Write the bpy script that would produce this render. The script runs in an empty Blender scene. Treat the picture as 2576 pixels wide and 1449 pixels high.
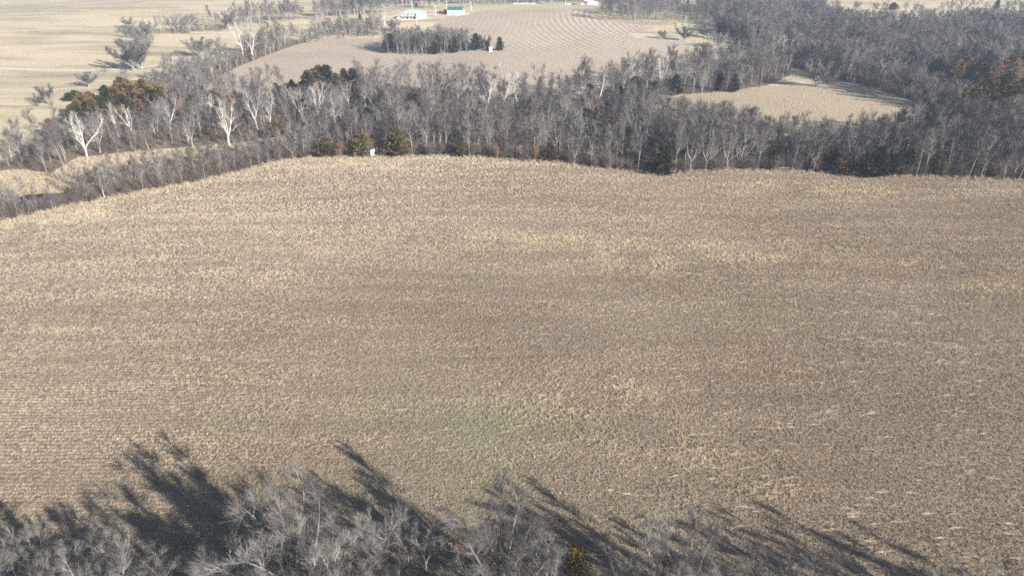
import bpy, bmesh, math, random
import numpy as np
from mathutils import Vector, Matrix, Euler
from mathutils.geometry import delaunay_2d_cdt

scene = bpy.context.scene
C = scene.collection
rad = math.radians

# ------------------------------------------------------------------ camera, sky, sun, exposure
F, W, HH = 1740.0, 2576.0, 1449.0
PITCH = rad(26.7)
CAMZ = 60.0
cd = bpy.data.cameras.new('camera'); cam = bpy.data.objects.new('camera', cd); C.objects.link(cam)
cd.sensor_width = 36.0; cd.lens = 36.0 * F / W; cd.clip_start = 1.0; cd.clip_end = 20000
cam.location = (0, 0, CAMZ); cam.rotation_euler = (math.pi / 2 - PITCH, 0, 0)
scene.camera = cam
scene.render.resolution_x, scene.render.resolution_y = 1024, 575

SUN_EL = rad(21.5); SUN_AZ = math.atan2(0.77, -0.64)      # azimuth clockwise from +Y: sun behind and to the right
world = bpy.data.worlds.new('World'); scene.world = world; world.use_nodes = True
wn = world.node_tree; bg = wn.nodes['Background']
sky = wn.nodes.new('ShaderNodeTexSky'); sky.sky_type = 'NISHITA'; sky.sun_disc = False
sky.sun_elevation = SUN_EL; sky.sun_rotation = SUN_AZ; sky.altitude = 200; sky.dust_density = 0.6
wn.links.new(sky.outputs[0], bg.inputs[0]); bg.inputs[1].default_value = 0.055
sd = bpy.data.lights.new('sun', 'SUN'); sun = bpy.data.objects.new('sun', sd); C.objects.link(sun)
sd.energy = 5.0; sd.angle = rad(0.53); sd.color = (1.0, 0.94, 0.85)
sdir = Vector((math.sin(SUN_AZ) * math.cos(SUN_EL), math.cos(SUN_AZ) * math.cos(SUN_EL), math.sin(SUN_EL)))
sun.rotation_euler = sdir.to_track_quat('Z', 'Y').to_euler(); sun.location = (0, 0, 200)
vs = scene.view_settings
vs.view_transform = 'Standard'; vs.look = 'None'; vs.gamma = 1.0; vs.use_curve_mapping = False; vs.exposure = 1.27
scene.cycles.use_denoising = False; scene.cycles.filter_width = 1.75
scene.cycles.max_bounces = 4; scene.cycles.diffuse_bounces = 2; scene.cycles.glossy_bounces = 2
scene.cycles.transmission_bounces = 2; scene.cycles.volume_bounces = 0; scene.cycles.transparent_max_bounces = 4

# ------------------------------------------------------------------ land form and picture-to-ground placement
def H(x, y):
    x = np.asarray(x, float); y = np.asarray(y, float)
    h = 10.0 * np.exp(-((x - 10) / 190.0) ** 2 - ((y - 600) / 120.0) ** 2)
    h = h + 9.0 * np.exp(-((x + 330) / 170.0) ** 2 - ((y - 640) / 190.0) ** 2)
    h = h + 5.0 * np.exp(-((x - 330) / 160.0) ** 2 - ((y - 700) / 160.0) ** 2)
    h = h + 1.3 * np.exp(-((x + 10) / 60.0) ** 2 - ((y - 175) / 55.0) ** 2)
    h = h - 1.6 * np.exp(-((x + 115) / 22.0) ** 2 - ((y - 160) / 26.0) ** 2)
    h = h + 0.35 * np.sin(x * 0.041 + 1.0) * np.sin(y * 0.037 + 0.4) + 0.18 * np.sin(x * 0.11 + y * 0.07)
    return h

def h1(x, y): return float(H(x, y))

CP, SP = math.cos(PITCH), math.sin(PITCH)
def ray(u, v):
    dx, dy = u - W / 2, v - HH / 2
    return dx, F * CP - dy * SP, -(F * SP + dy * CP)
def gp(u, v, z=None):
    """ground point seen at (u, v); with z: the point on that level"""
    dx, fy, dz = ray(u, v)
    if z is not None:
        t = (z - CAMZ) / dz; return dx * t, fy * t
    lo, t = 0.0, 0.002
    t_max = 6000.0 / fy
    while t < t_max:
        if CAMZ + dz * t - h1(dx * t, fy * t) < 0: break
        lo = t; t *= 1.01
    hi = t
    for _ in range(30):
        m = (lo + hi) / 2
        if CAMZ + dz * m - h1(dx * m, fy * m) < 0: hi = m
        else: lo = m
    return dx * hi, fy * hi
def hgt(u, vb, vt):
    """height in metres of an upright thing with foot at (u, vb) and top at vt"""
    x, y = gp(u, vb); z0 = h1(x, y)
    dx, fy, dz = ray(u, vt)
    return CAMZ + dz * (y / fy) - z0
def gpoly(pts): return np.array([gp(u, v) for u, v in pts])
def inside(P, poly):
    x, y = P[:, 0], P[:, 1]; r = np.zeros(len(P), bool)
    n = len(poly); j = n - 1
    for i in range(n):
        xi, yi = poly[i]; xj, yj = poly[j]
        if yi != yj:
            c = ((yi > y) != (yj > y)) & (x < (xj - xi) * (y - yi) / (yj - yi) + xi)
            r ^= c
        j = i
    return r
def inview(P, mu=160, mv=160, z=0.0):
    y, x = P[:, 1], P[:, 0]
    dz = z - CAMZ
    depth = y * CP - dz * SP
    u = W / 2 + F * x / np.maximum(depth, 1e-3)
    v = HH / 2 + F * (-dz * CP - y * SP) / np.maximum(depth, 1e-3)
    return (u > -mu) & (u < W + mu) & (v < HH + mv) & (depth > 1)
nrs = np.random.RandomState(7)
_wav = [(nrs.uniform(0, 6.28), nrs.uniform(0, 6.28)) for _ in range(24)]
def smooth_noise(x, y, s):
    r = 0
    for i, (a, p) in enumerate(_wav):
        k = (0.5 + i * 0.11) / s * 6.28 / 2.0
        r = r + np.sin((x * math.cos(a) + y * math.sin(a)) * k + p)
    return r / 4.9

def uv(x, y, z):
    d = y * CP - (z - CAMZ) * SP
    return W / 2 + F * x / d, HH / 2 + F * (-(z - CAMZ) * CP - y * SP) / d

# ------------------------------------------------------------------ materials
def nd(nt, t, **kw):
    n = nt.nodes.new(t)
    for k, v in kw.items(): setattr(n, k, v)
    return n
def new_mat(name, rough=0.9, spec=0.15):
    m = bpy.data.materials.new(name); m.use_nodes = True
    b = m.node_tree.nodes['Principled BSDF']
    b.inputs['Roughness'].default_value = rough; b.inputs['Specular IOR Level'].default_value = spec
    return m, m.node_tree, b
def mix(nt, f, a, b, blend='MIX'):
    n = nd(nt, 'ShaderNodeMix', data_type='RGBA', blend_type=blend)
    for s, v in ((0, f), (6, a), (7, b)):
        if hasattr(v, 'links') or isinstance(v, bpy.types.NodeSocket): nt.links.new(v, n.inputs[s])
        elif s == 0: n.inputs[s].default_value = v
        else: n.inputs[s].default_value = (*v, 1)
    return n.outputs[2]
def math_n(nt, op, a, b=None, c=None):
    n = nd(nt, 'ShaderNodeMath', operation=op)
    for i, v in enumerate((a, b, c)):
        if v is None: continue
        if isinstance(v, bpy.types.NodeSocket): nt.links.new(v, n.inputs[i])
        else: n.inputs[i].default_value = v
    return n.outputs[0]
def noise(nt, scale, detail=3, rough=0.55, vec=None, dist=0.0):
    n = nd(nt, 'ShaderNodeTexNoise'); n.inputs['Scale'].default_value = scale
    n.inputs['Detail'].default_value = detail; n.inputs['Roughness'].default_value = rough
    n.inputs['Distortion'].default_value = dist
    if vec is not None: nt.links.new(vec, n.inputs['Vector'])
    return n.outputs[0]
def ramp(nt, f, stops):
    n = nd(nt, 'ShaderNodeValToRGB'); cr = n.color_ramp
    cr.elements[0].position, cr.elements[1].position = stops[0][0], stops[-1][0]
    while len(cr.elements) < len(stops): cr.elements.new(0.5)
    for e, (p, c) in zip(cr.elements, stops):
        e.position = p; e.color = (*c, 1) if len(c) == 3 else c
    nt.links.new(f, n.inputs[0]); return n.outputs[0]
def span(nt, f, a, b):
    n = nd(nt, 'ShaderNodeMapRange'); nt.links.new(f, n.inputs[0])
    n.inputs[1].default_value = a; n.inputs[2].default_value = b; return n.outputs[0]
def coords(nt, scale=(1, 1, 1)):
    t = nd(nt, 'ShaderNodeTexCoord'); m = nd(nt, 'ShaderNodeMapping')
    m.inputs['Scale'].default_value = scale; nt.links.new(t.outputs['Object'], m.inputs[0]); return m.outputs[0]
def bump(nt, b, hsock, strength, dist):
    n = nd(nt, 'ShaderNodeBump'); n.inputs['Strength'].default_value = strength; n.inputs['Distance'].default_value = dist
    nt.links.new(hsock, n.inputs['Height']); nt.links.new(n.outputs[0], b.inputs['Normal'])
def attr(nt, name, typ='GEOMETRY'):
    n = nd(nt, 'ShaderNodeAttribute', attribute_type=typ, attribute_name=name); return n

def plain(name, col, rough=0.7, var=0.0, spec=0.2):
    m, nt, b = new_mat(name, rough, spec)
    if var:
        f = noise(nt, 1.7, 3, 0.6, coords(nt))
        c = mix(nt, f, tuple(x * (1 - var) for x in col), tuple(min(1, x * (1 + var)) for x in col))
        nt.links.new(c, b.inputs['Base Color'])
    else: b.inputs['Base Color'].default_value = (*col, 1)
    return m
def rand_mat(name, c1, c2, rough=0.9, grain=6.0, amt=0.35):
    """bark or foliage: colour differs from plant to plant and a little along it"""
    m, nt, b = new_mat(name, rough, 0.05)
    oi = nd(nt, 'ShaderNodeObjectInfo')
    c = mix(nt, oi.outputs['Random'], c1, c2)
    g = noise(nt, grain, 2, 0.6, coords(nt))
    g = span(nt, g, 0.3, 0.7)
    c2_ = mix(nt, 1.0, c, mix(nt, g, (1 - amt,) * 3, (1 + amt,) * 3), 'MULTIPLY')
    nt.links.new(c2_, b.inputs['Base Color']); return m

M = {}
M['bark'] = rand_mat('grey_bark', (0.21, 0.198, 0.188), (0.35, 0.33, 0.312))
M['twig'] = rand_mat('grey_twig', (0.098, 0.090, 0.088), (0.175, 0.160, 0.154), grain=2.0)
M['bark_near'] = rand_mat('ash_grey_bark', (0.25, 0.24, 0.228), (0.37, 0.355, 0.335), grain=4.0)
M['twig_near'] = rand_mat('ash_grey_twig', (0.125, 0.119, 0.113), (0.20, 0.19, 0.18), grain=3.0)
M['brush_near'] = rand_mat('ash_brush_twig', (0.10, 0.088, 0.076), (0.16, 0.14, 0.12), grain=3.0)
M['white_bark'] = rand_mat('white_bark', (0.52, 0.50, 0.46), (0.66, 0.63, 0.585), grain=1.2, amt=0.3)
M['pale_twig'] = rand_mat('pale_twig', (0.36, 0.32, 0.29), (0.46, 0.42, 0.38), grain=2.0)
M['brush'] = rand_mat('brush_twig', (0.10, 0.084, 0.074), (0.19, 0.158, 0.135), grain=2.0)
M['cedar_bark'] = rand_mat('cedar_bark', (0.12, 0.09, 0.07), (0.17, 0.13, 0.10))
M['cedar_green'] = rand_mat('cedar_green', (0.035, 0.042, 0.022), (0.065, 0.068, 0.030), grain=1.6, amt=0.45)
M['cedar_olive'] = rand_mat('cedar_olive', (0.10, 0.085, 0.040), (0.15, 0.115, 0.055), grain=1.6, amt=0.45)
M['cedar_bronze'] = rand_mat('cedar_bronze', (0.12, 0.082, 0.040), (0.19, 0.13, 0.065), grain=1.6, amt=0.45)
M['russet'] = rand_mat('russet_leaf', (0.22, 0.115, 0.065), (0.33, 0.19, 0.115), grain=2.5)
M['gold'] = rand_mat('golden_leaf', (0.24, 0.155, 0.045), (0.30, 0.20, 0.065), grain=3.0, amt=0.5)
M['dead'] = rand_mat('weathered_dead_wood', (0.45, 0.42, 0.37), (0.55, 0.51, 0.45))

def straw_mat(name):
    m, nt, b = new_mat(name, 0.85, 0.1)
    a = attr(nt, 'col', 'INSTANCER')
    g = span(nt, noise(nt, 5.0, 2, 0.6, coords(nt)), 0.25, 0.75)
    c = mix(nt, 1.0, a.outputs['Color'], mix(nt, g, (0.72,) * 3, (1.28,) * 3), 'MULTIPLY')
    nt.links.new(c, b.inputs['Base Color']); return m
M['straw'] = straw_mat('dry_straw')

def field_mat():
    m, nt, b = new_mat('stubble_soil', 0.95, 0.05)
    v = coords(nt); vr = coords(nt, (0.35, 1.6, 1))
    f1 = noise(nt, 2.6, 4, 0.65, v); f2 = noise(nt, 1.2, 3, 0.6, vr); f3 = noise(nt, 0.035, 4, 0.6, v)
    c = ramp(nt, f1, [(0.30, (0.13, 0.102, 0.075)), (0.5, (0.225, 0.182, 0.135)), (0.68, (0.33, 0.272, 0.205))])
    c = mix(nt, math_n(nt, 'MULTIPLY', span(nt, f2, 0.4, 0.65), 0.4), c, (0.33, 0.275, 0.21))
    c = mix(nt, span(nt, f3, 0.42, 0.68), c, mix(nt, 1.0, c, (0.82, 0.78, 0.72), 'MULTIPLY'))
    p = attr(nt, 'patch')
    c = mix(nt, math_n(nt, 'MULTIPLY', p.outputs['Fac'], 0.5), c, (0.36, 0.295, 0.19))
    g = attr(nt, 'green')
    c = mix(nt, math_n(nt, 'MULTIPLY', g.outputs['Fac'], 0.55), c, (0.235, 0.235, 0.14))
    nt.links.new(c, b.inputs['Base Color'])
    hgt_ = math_n(nt, 'ADD', f1, math_n(nt, 'MULTIPLY', f2, 0.6))
    bump(nt, b, hgt_, 1.0, 0.35); return m
def pasture_mat():
    m, nt, b = new_mat('winter_pasture', 0.95, 0.05)
    v = coords(nt); vs_ = coords(nt, (0.16, 1.0, 1))
    f1 = noise(nt, 0.012, 5, 0.62, v); f2 = noise(nt, 0.07, 4, 0.6, vs_, 0.6); f3 = noise(nt, 0.9, 3, 0.65, v)
    c = ramp(nt, f1, [(0.28, (0.38, 0.31, 0.20)), (0.44, (0.52, 0.435, 0.29)), (0.57, (0.58, 0.49, 0.345)), (0.72, (0.40, 0.335, 0.265))])
    c = mix(nt, span(nt, f2, 0.48, 0.68), c, (0.31, 0.265, 0.185))
    c = mix(nt, 1.0, c, mix(nt, span(nt, f3, 0.3, 0.7), (0.80,) * 3, (1.18,) * 3), 'MULTIPLY')
    nt.links.new(c, b.inputs['Base Color']); bump(nt, b, math_n(nt, 'ADD', f3, f2), 0.8, 0.4); return m
def crop_mat():
    m, nt, b = new_mat('windrowed_crop_residue', 0.95, 0.05)
    v = coords(nt); f0 = noise(nt, 0.22, 3, 0.6, v); f1 = noise(nt, 1.3, 3, 0.65, v); f2 = noise(nt, 0.02, 4, 0.6, v)
    def stripes(name, width, wob):
        r = attr(nt, name).outputs['Fac']
        r = math_n(nt, 'ADD', r, math_n(nt, 'MULTIPLY', f0, wob))
        s = math_n(nt, 'SINE', math_n(nt, 'MULTIPLY', r, 6.2832 / width))
        return span(nt, s, -0.5, 0.95)
    sa = stripes('ra', 4.6, 1.4); sb = stripes('rb', 4.0, 1.6)
    mk = attr(nt, 'mask').outputs['Fac']
    s = math_n(nt, 'ADD', math_n(nt, 'MULTIPLY', sa, mk), math_n(nt, 'MULTIPLY', math_n(nt, 'MULTIPLY', sb, 0.2), math_n(nt, 'SUBTRACT', 1.0, mk)))
    s = math_n(nt, 'MULTIPLY', s, span(nt, f1, 0.15, 0.6))
    s = math_n(nt, 'MULTIPLY', s, span(nt, noise(nt, 0.05, 3, 0.6, v), 0.22, 0.50))
    c = ramp(nt, f2, [(0.35, (0.38, 0.315, 0.25)), (0.6, (0.44, 0.365, 0.29)), (0.75, (0.40, 0.35, 0.25))])
    c = mix(nt, 1.0, c, mix(nt, span(nt, f1, 0.3, 0.7), (0.78,) * 3, (1.16,) * 3), 'MULTIPLY')
    c = mix(nt, math_n(nt, 'MULTIPLY', s, 0.75), c, (0.64, 0.545, 0.43))
    nt.links.new(c, b.inputs['Base Color'])
    bump(nt, b, math_n(nt, 'ADD', math_n(nt, 'MULTIPLY', s, 0.8), f1), 0.8, 0.4); return m
def floor_mat():
    m, nt, b = new_mat('leaf_litter', 0.95, 0.05)
    v = coords(nt); f1 = noise(nt, 1.4, 4, 0.65, v); f2 = noise(nt, 0.09, 3, 0.6, v)
    c = ramp(nt, f1, [(0.3, (0.085, 0.065, 0.05)), (0.55, (0.17, 0.13, 0.098)), (0.72, (0.27, 0.215, 0.16))])
    c = mix(nt, span(nt, f2, 0.45, 0.7), c, (0.28, 0.225, 0.155))
    nt.links.new(c, b.inputs['Base Color']); bump(nt, b, f1, 1.0, 0.4); return m
def rough_grass_mat():
    m, nt, b = new_mat('rank_dry_grass', 0.95, 0.05)
    v = coords(nt); f1 = noise(nt, 1.1, 4, 0.65, v); f2 = noise(nt, 0.05, 3, 0.6, v)
    c = ramp(nt, f1, [(0.3, (0.30, 0.25, 0.165)), (0.7, (0.54, 0.46, 0.32))])
    c = mix(nt, span(nt, f2, 0.4, 0.65), c, (0.42, 0.33, 0.24))
    nt.links.new(c, b.inputs['Base Color']); bump(nt, b, f1, 1.0, 0.5); return m
def gravel_mat():
    m, nt, b = new_mat('pale_gravel', 0.95, 0.1)
    f = noise(nt, 0.8, 4, 0.7, coords(nt))
    nt.links.new(ramp(nt, f, [(0.3, (0.46, 0.44, 0.41)), (0.7, (0.62, 0.59, 0.55))]), b.inputs['Base Color']); return m
def water_mat():
    m, nt, b = new_mat('pond_water', 0.08, 0.5)
    b.inputs['Base Color'].default_value = (0.03, 0.045, 0.06, 1)
    bump(nt, b, noise(nt, 3.0, 2, 0.5, coords(nt)), 0.15, 0.05); return m
M['field'] = field_mat(); M['pasture'] = pasture_mat(); M['crop'] = crop_mat(); M['floor'] = floor_mat()
M['rough'] = rough_grass_mat(); M['gravel'] = gravel_mat(); M['water'] = water_mat()

# ------------------------------------------------------------------ object helpers
def mesh_obj(name, verts, faces, mat=None, parent=None, smooth=False):
    me = bpy.data.meshes.new(name); me.from_pydata(verts, [], faces); me.update()
    if mat: me.materials.append(mat)
    if smooth: me.shade_smooth()
    o = bpy.data.objects.new(name, me); C.objects.link(o); o.parent = parent; return o
def link(name, me, parent=None):
    o = bpy.data.objects.new(name, me); C.objects.link(o); o.parent = parent; return o
def empty(name, loc, rz=0.0, sc=1.0):
    o = bpy.data.objects.new(name, None); C.objects.link(o); o.location = loc; o.rotation_euler = (0, 0, rz)
    o.scale = (sc,) * 3; o.empty_display_size = 0.5; return o
def tag(o, label=None, cat=None, group=None, kind=None):
    if label: o['label'] = label
    if cat: o['category'] = cat
    if group: o['group'] = group
    if kind: o['kind'] = kind
    return o

# ------------------------------------------------------------------ regions of the land (foot points in the picture)
FRONT = [(-140, 592), (-60, 574), (0, 558), (120, 530), (230, 508), (330, 489), (420, 473), (500, 459), (600, 433), (700, 407), (770, 398),
         (860, 394), (930, 392), (1000, 394), (1130, 392), (1250, 400), (1330, 407), (1400, 408), (1500, 424), (1600, 433), (1680, 437),
         (1800, 430), (1900, 428), (2000, 432), (2100, 436), (2200, 443), (2320, 444), (2400, 447), (2520, 452), (2720, 458)]
STRIP_BACK = [(770, 372), (700, 382), (600, 403), (480, 428), (350, 452), (230, 470), (150, 487), (60, 500), (-60, 520), (-140, 535)]
BACK_C = [(2720, 330), (2560, 332), (2450, 335), (2330, 340), (2250, 357), (2150, 374), (2050, 377), (1950, 367), (1850, 347), (1750, 320),
          (1660, 290), (1600, 262)]
FIELD_LOW = [(515, 224), (560, 238), (640, 242), (720, 234), (800, 226), (860, 222), (950, 226), (1100, 232), (1250, 236), (1350, 241), (1450, 246), (1500, 232), (1560, 208),
             (1700, 196), (1800, 172), (1830, 148)]
FIELD_RIGHT = [(1800, 122), (1720, 104), (1610, 100), (1580, 86), (1650, 73), (1610, 63), (1540, 57), (1480, 42), (1500, 30)]
FIELD_TOP = [(1450, 24), (1350, 22.5), (1250, 26), (1185, 33), (1150, 42), (1105, 50), (1080, 75), (1060, 97), (985, 86), (950, 96), (830, 97), (740, 114), (660, 144), (600, 168), (545, 193)]
POCKET_TOP = [(1640, 240), (1760, 235), (1850, 228), (1920, 216), (2000, 218), (2100, 206), (2180, 222), (2260, 246), (2330, 270), (2420, 295), (2520, 315), (2640, 326)]
regions = {}
near_edge = [gp(2720, 1449), (90, 30), (-60, 30), (-75, 44), (-40, 46.5), (-18, 47), (8, 47), (26, 45), (34, 40), (60, 36)]
front_g = [gp(*p) for p in FRONT]
regions['main_field'] = np.array(front_g + [(230, 120), (150, 40), (75, 20), (60, 33), (36, 40), (22, 45.5), (4, 47), (-18, 47), (-42, 48), (-62, 50), (-100, 44), (-150, 70)])
regions['far_crop_field'] = gpoly(FIELD_LOW + FIELD_RIGHT + FIELD_TOP)
regions['meadow_pocket'] = gpoly(POCKET_TOP + BACK_C[:11])
regions['reed_meadow'] = gpoly([(-140, 440), (0, 432), (60, 428), (130, 440), (190, 400), (300, 388), (450, 374), (600, 362), (740, 340), (775, 352)] + STRIP_BACK[:8] + [(40, 497), (-140, 520)])
w_left = [(-140, 415), (0, 412), (60, 378), (150, 330), (240, 300), (300, 262), (350, 236), (450, 203), (540, 167), (620, 130), (700, 106), (765, 100)]
regions['west_woods_floor'] = gpoly([(-140, 438), (0, 430), (60, 426), (130, 437), (190, 398), (300, 386), (450, 372), (600, 360), (740, 338), (765, 330), (775, 236), (720, 236), (640, 244), (560, 240), (515, 226), (545, 195), (600, 170), (660, 146), (740, 116), (775, 106)] + w_left[::-1])
regions['main_woods_floor'] = np.array(list(gpoly(BACK_C)) + list(gpoly([(1638, 242), (1762, 237), (1852, 230), (1922, 218), (1990, 190), (1960, 160), (1900, 163), (1832, 150), (1802, 175), (1702, 199), (1562, 211), (1502, 235), (1450, 249), (1350, 244), (1250, 239), (1100, 235), (950, 229), (860, 225), (800, 229), (778, 236), (769, 332), (778, 356), (773, 370)]))
                                       + list(gpoly(STRIP_BACK[1:])) + front_g)
regions['east_woods_floor'] = gpoly([(1995, 168), (2110, 200), (2180, 218), (2260, 243), (2330, 267), (2420, 291), (2520, 311), (2640, 322), (2720, 326), (2760, 60), (2640, 60), (2400, 66), (2250, 76), (2130, 64), (2080, 50), (2060, 28), (1800, 26), (1795, 45), (1800, 78), (1860, 112), (1945, 150)])
regions['near_woods_floor'] = np.array([(-150, 68), (-100, 42.5), (-62, 49.5), (-42, 47.5), (-18, 46.5), (4, 46.5), (22, 45), (36, 39.5), (60, 32.5), (75, 19.5), (90, -60), (-160, -60)])

def ribbon(pts, w):
    g = [Vector(gp(*p)) for p in pts]; L, R = [], []
    for i, p in enumerate(g):
        d = (g[min(i + 1, len(g) - 1)] - g[max(i - 1, 0)]).normalized(); n = Vector((-d.y, d.x)) * w / 2
        L.append(tuple(p + n)); R.append(tuple(p - n))
    return np.array(L + R[::-1])
regions['gravel_road'] = ribbon([(-200, 167), (0, 172), (100, 176), (220, 178), (330, 174), (400, 164), (470, 152), (520, 143)], 4.2)
regions['gravel_driveway'] = ribbon([(905, 60), (940, 50), (975, 44.5), (1000, 40), (1020, 29), (1032, 26.5)], 4.0)
regions['gravel_yard'] = ribbon([(1068, 37.5), (1100, 36.5), (1125, 37), (1165, 37), (1180, 34.5)], 7.0)
regions['far_gravel_road'] = ribbon([(1036, 21), (1050, 14), (1068, 5), (1078, 0)], 4.0)
PONDC = gp(120, 506)
ang = np.linspace(0, 2 * math.pi, 22, endpoint=False)
regions['pond'] = np.array([(PONDC[0] + 7.5 * math.cos(a) * (1 + .2 * math.sin(3 * a)), PONDC[1] + 6 * math.sin(a) * (1 + .15 * math.cos(2 * a))) for a in ang])
ORDER = ['pond', 'gravel_road', 'gravel_driveway', 'gravel_yard', 'far_gravel_road', 'main_field', 'far_crop_field', 'meadow_pocket', 'near_woods_floor', 'reed_meadow', 'main_woods_floor', 'west_woods_floor', 'east_woods_floor']

PATCH = [(1750, 640, 330, 45, 1.0), (1420, 610, 260, 30, .7), (1500, 1010, 190, 70, 1.0), (1640, 1130, 260, 60, .8), (2100, 480, 230, 20, 1.0), (2420, 478, 200, 16, .7),
         (620, 690, 120, 14, .9), (2500, 725, 130, 16, .8), (260, 535, 260, 22, .6), (2000, 640, 300, 40, .6), (140, 830, 70, 10, .6), (880, 625, 200, 18, .5), (1850, 1220, 220, 40, .6), (1000, 410, 400, 16, .5)]
GREEN = [(1100, 1120, 420, 130, .75), (1500, 1180, 260, 80, .6), (180, 562, 160, 14, .9), (1900, 800, 240, 30, .6), (700, 1080, 260, 70, .45), (2150, 520, 200, 16, .5), (350, 880, 120, 16, .5)]
def blobs(x, y, L):
    x = np.asarray(x, float); y = np.asarray(y, float); r = np.zeros_like(x)
    for u, v, su, sv, a in L:
        cx, cy = gp(u, v); ex = abs(gp(u + su, v)[0] - cx); ey = abs(gp(u, v - sv)[1] - cy)
        r = np.maximum(r, a * np.exp(-((x - cx) / ex) ** 2 - ((y - cy) / ey) ** 2))
    n = smooth_noise(x, y, 14.0)
    return np.clip(r * (0.75 + 0.75 * n + .35 * smooth_noise(x * .5, y * 2.0, 5.0)), 0, 1)

def build_land():
    pts = []
    def grid(x0, x1, y0, y1, s):
        xs = np.arange(x0, x1 + 1e-6, s); ys = np.arange(y0, y1 + 1e-6, s)
        X, Y = np.meshgrid(xs, ys); return np.c_[X.ravel(), Y.ravel()]
    a = grid(-220, 220, 20, 330, 5.0) + nrs.uniform(-1.2, 1.2, (63 * 89, 2))
    b_ = grid(-640, 660, -60, 1080, 13.0)
    b_ = b_[~((np.abs(b_[:, 0]) < 222) & (b_[:, 1] > 18) & (b_[:, 1] < 332))]
    c_ = grid(-7000, 7000, -1200, 9000, 400.0)
    c_ = c_[~((np.abs(c_[:, 0]) < 660) & (c_[:, 1] > -80) & (c_[:, 1] < 1100))]
    verts = [Vector(p) for p in np.r_[a, b_, c_]]; edges = []
    for k in ORDER:
        P = regions[k]; n = len(P); loop = []
        for i in range(n):
            p, q = Vector(P[i]), Vector(P[(i + 1) % n]); m = max(1, int((q - p).length / 7.0))
            for j in range(m): loop.append(p.lerp(q, j / m))
        base = len(verts); verts += loop
        edges += [(base + i, base + (i + 1) % len(loop)) for i in range(len(loop))]
    ov, oe, of, *_ = delaunay_2d_cdt(verts, edges, [], 0, 1e-4)
    V = np.array([(p.x, p.y) for p in ov]); T = np.array([f for f in of if len(f) == 3])
    cen = V[T].mean(axis=1); reg = np.full(len(T), -1)
    for i, k in reversed(list(enumerate(ORDER))): reg[inside(cen, regions[k])] = i
    Z = H(V[:, 0], V[:, 1])
    mats = {'pond': 'water', 'main_field': 'field', 'far_crop_field': 'crop', 'meadow_pocket': 'rough', 'reed_meadow': 'rough'}
    for i in range(-1, len(ORDER)):
        t = T[reg == i]
        if not len(t): continue
        name = 'pasture' if i < 0 else ORDER[i]
        used, inv = np.unique(t, return_inverse=True); t2 = inv.reshape(t.shape)
        vv = np.c_[V[used], Z[used]]
        if name == 'pond': vv[:, 2] = vv[:, 2].min() + 0.02
        mt = M[mats.get(name, 'pasture' if i < 0 else ('gravel' if 'gravel' in name else 'floor'))]
        o = mesh_obj(name, vv.tolist(), t2.tolist(), mt, smooth=True); tag(o, kind='structure')
        me = o.data
        def fa(n, vals):
            at = me.attributes.new(n, 'FLOAT', 'POINT'); at.data.foreach_set('value', np.asarray(vals, np.float32))
        x, y = vv[:, 0], vv[:, 1]
        if name == 'main_field': fa('patch', blobs(x, y, PATCH)); fa('green', blobs(x, y, GREEN))
        if name == 'far_crop_field':
            fa('ra', x - 0.0019 * (y - 545) ** 2); fa('rb', x - 0.10 * y + 0.0006 * (y - 500) ** 2)
            (ax, ay), (bx, by) = gp(1440, 26), gp(1250, 128)
            s = (x - ax) * (by - ay) - (y - ay) * (bx - ax); s = s / math.hypot(bx - ax, by - ay)
            fa('mask', np.clip(0.5 - s / 14.0, 0, 1))
build_land()
WATER_NOTE = None

# ------------------------------------------------------------------ plant builders
class MB:
    def __init__(s): s.v, s.f = [], []
    def tube(s, path, radii, sides=3):
        n = len(path); base = len(s.v); up = Vector((0, 0, 1))
        for i, p in enumerate(path):
            d = (path[min(i + 1, n - 1)] - path[max(i - 1, 0)])
            a = d.cross(Vector((0.31, 0.95, 0.1)));
            if a.length < 1e-6: a = d.cross(Vector((1, 0, 0)))
            a.normalize(); b = d.cross(a).normalized(); r = radii[i]
            for k in range(sides):
                t = 6.28319 * k / sides; q = p + a * (r * math.cos(t)) + b * (r * math.sin(t)); s.v.append(q[:])
        for i in range(n - 1):
            for k in range(sides):
                k2 = (k + 1) % sides; A = base + i * sides
                s.f.append((A + k, A + k2, A + sides + k2, A + sides + k))
    def spike(s, p, q, r):
        d = q - p; a = d.cross(Vector((0.37, 0.9, 0.21))); a.normalize(); b = d.cross(a).normalized()
        B = len(s.v)
        s.v += [(p + a * r)[:], (p - a * (r * .5) + b * (r * .87))[:], (p - a * (r * .5) - b * (r * .87))[:], q[:]]
        s.f += [(B, B + 1, B + 3), (B + 1, B + 2, B + 3), (B + 2, B, B + 3)]
    def tri(s, a, b, c):
        B = len(s.v); s.v += [a[:], b[:], c[:]]; s.f.append((B, B + 1, B + 2))
    def join(s, o):
        b = len(s.v); s.split = len(s.f); s.v += o.v; s.f += [tuple(i + b for i in q) for q in o.f]
    def mesh(s, name, mat, smooth=False, mat2=None):
        me = bpy.data.meshes.new(name); me.from_pydata(s.v, [], s.f); me.materials.append(mat)
        if mat2:
            me.materials.append(mat2); me.polygons.foreach_set('material_index', [0] * s.split + [1] * (len(s.f) - s.split))
        me.update()
        if smooth: me.shade_smooth()
        return me
def side_dir(R, d, ang):
    a = d.cross(Vector((R.gauss(0, 1), R.gauss(0, 1), R.gauss(0, 1))))
    if a.length < 1e-4: a = Vector((1, 0, 0))
    a.normalize(); return (d * math.cos(ang) + a * math.sin(ang)).normalized()
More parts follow.
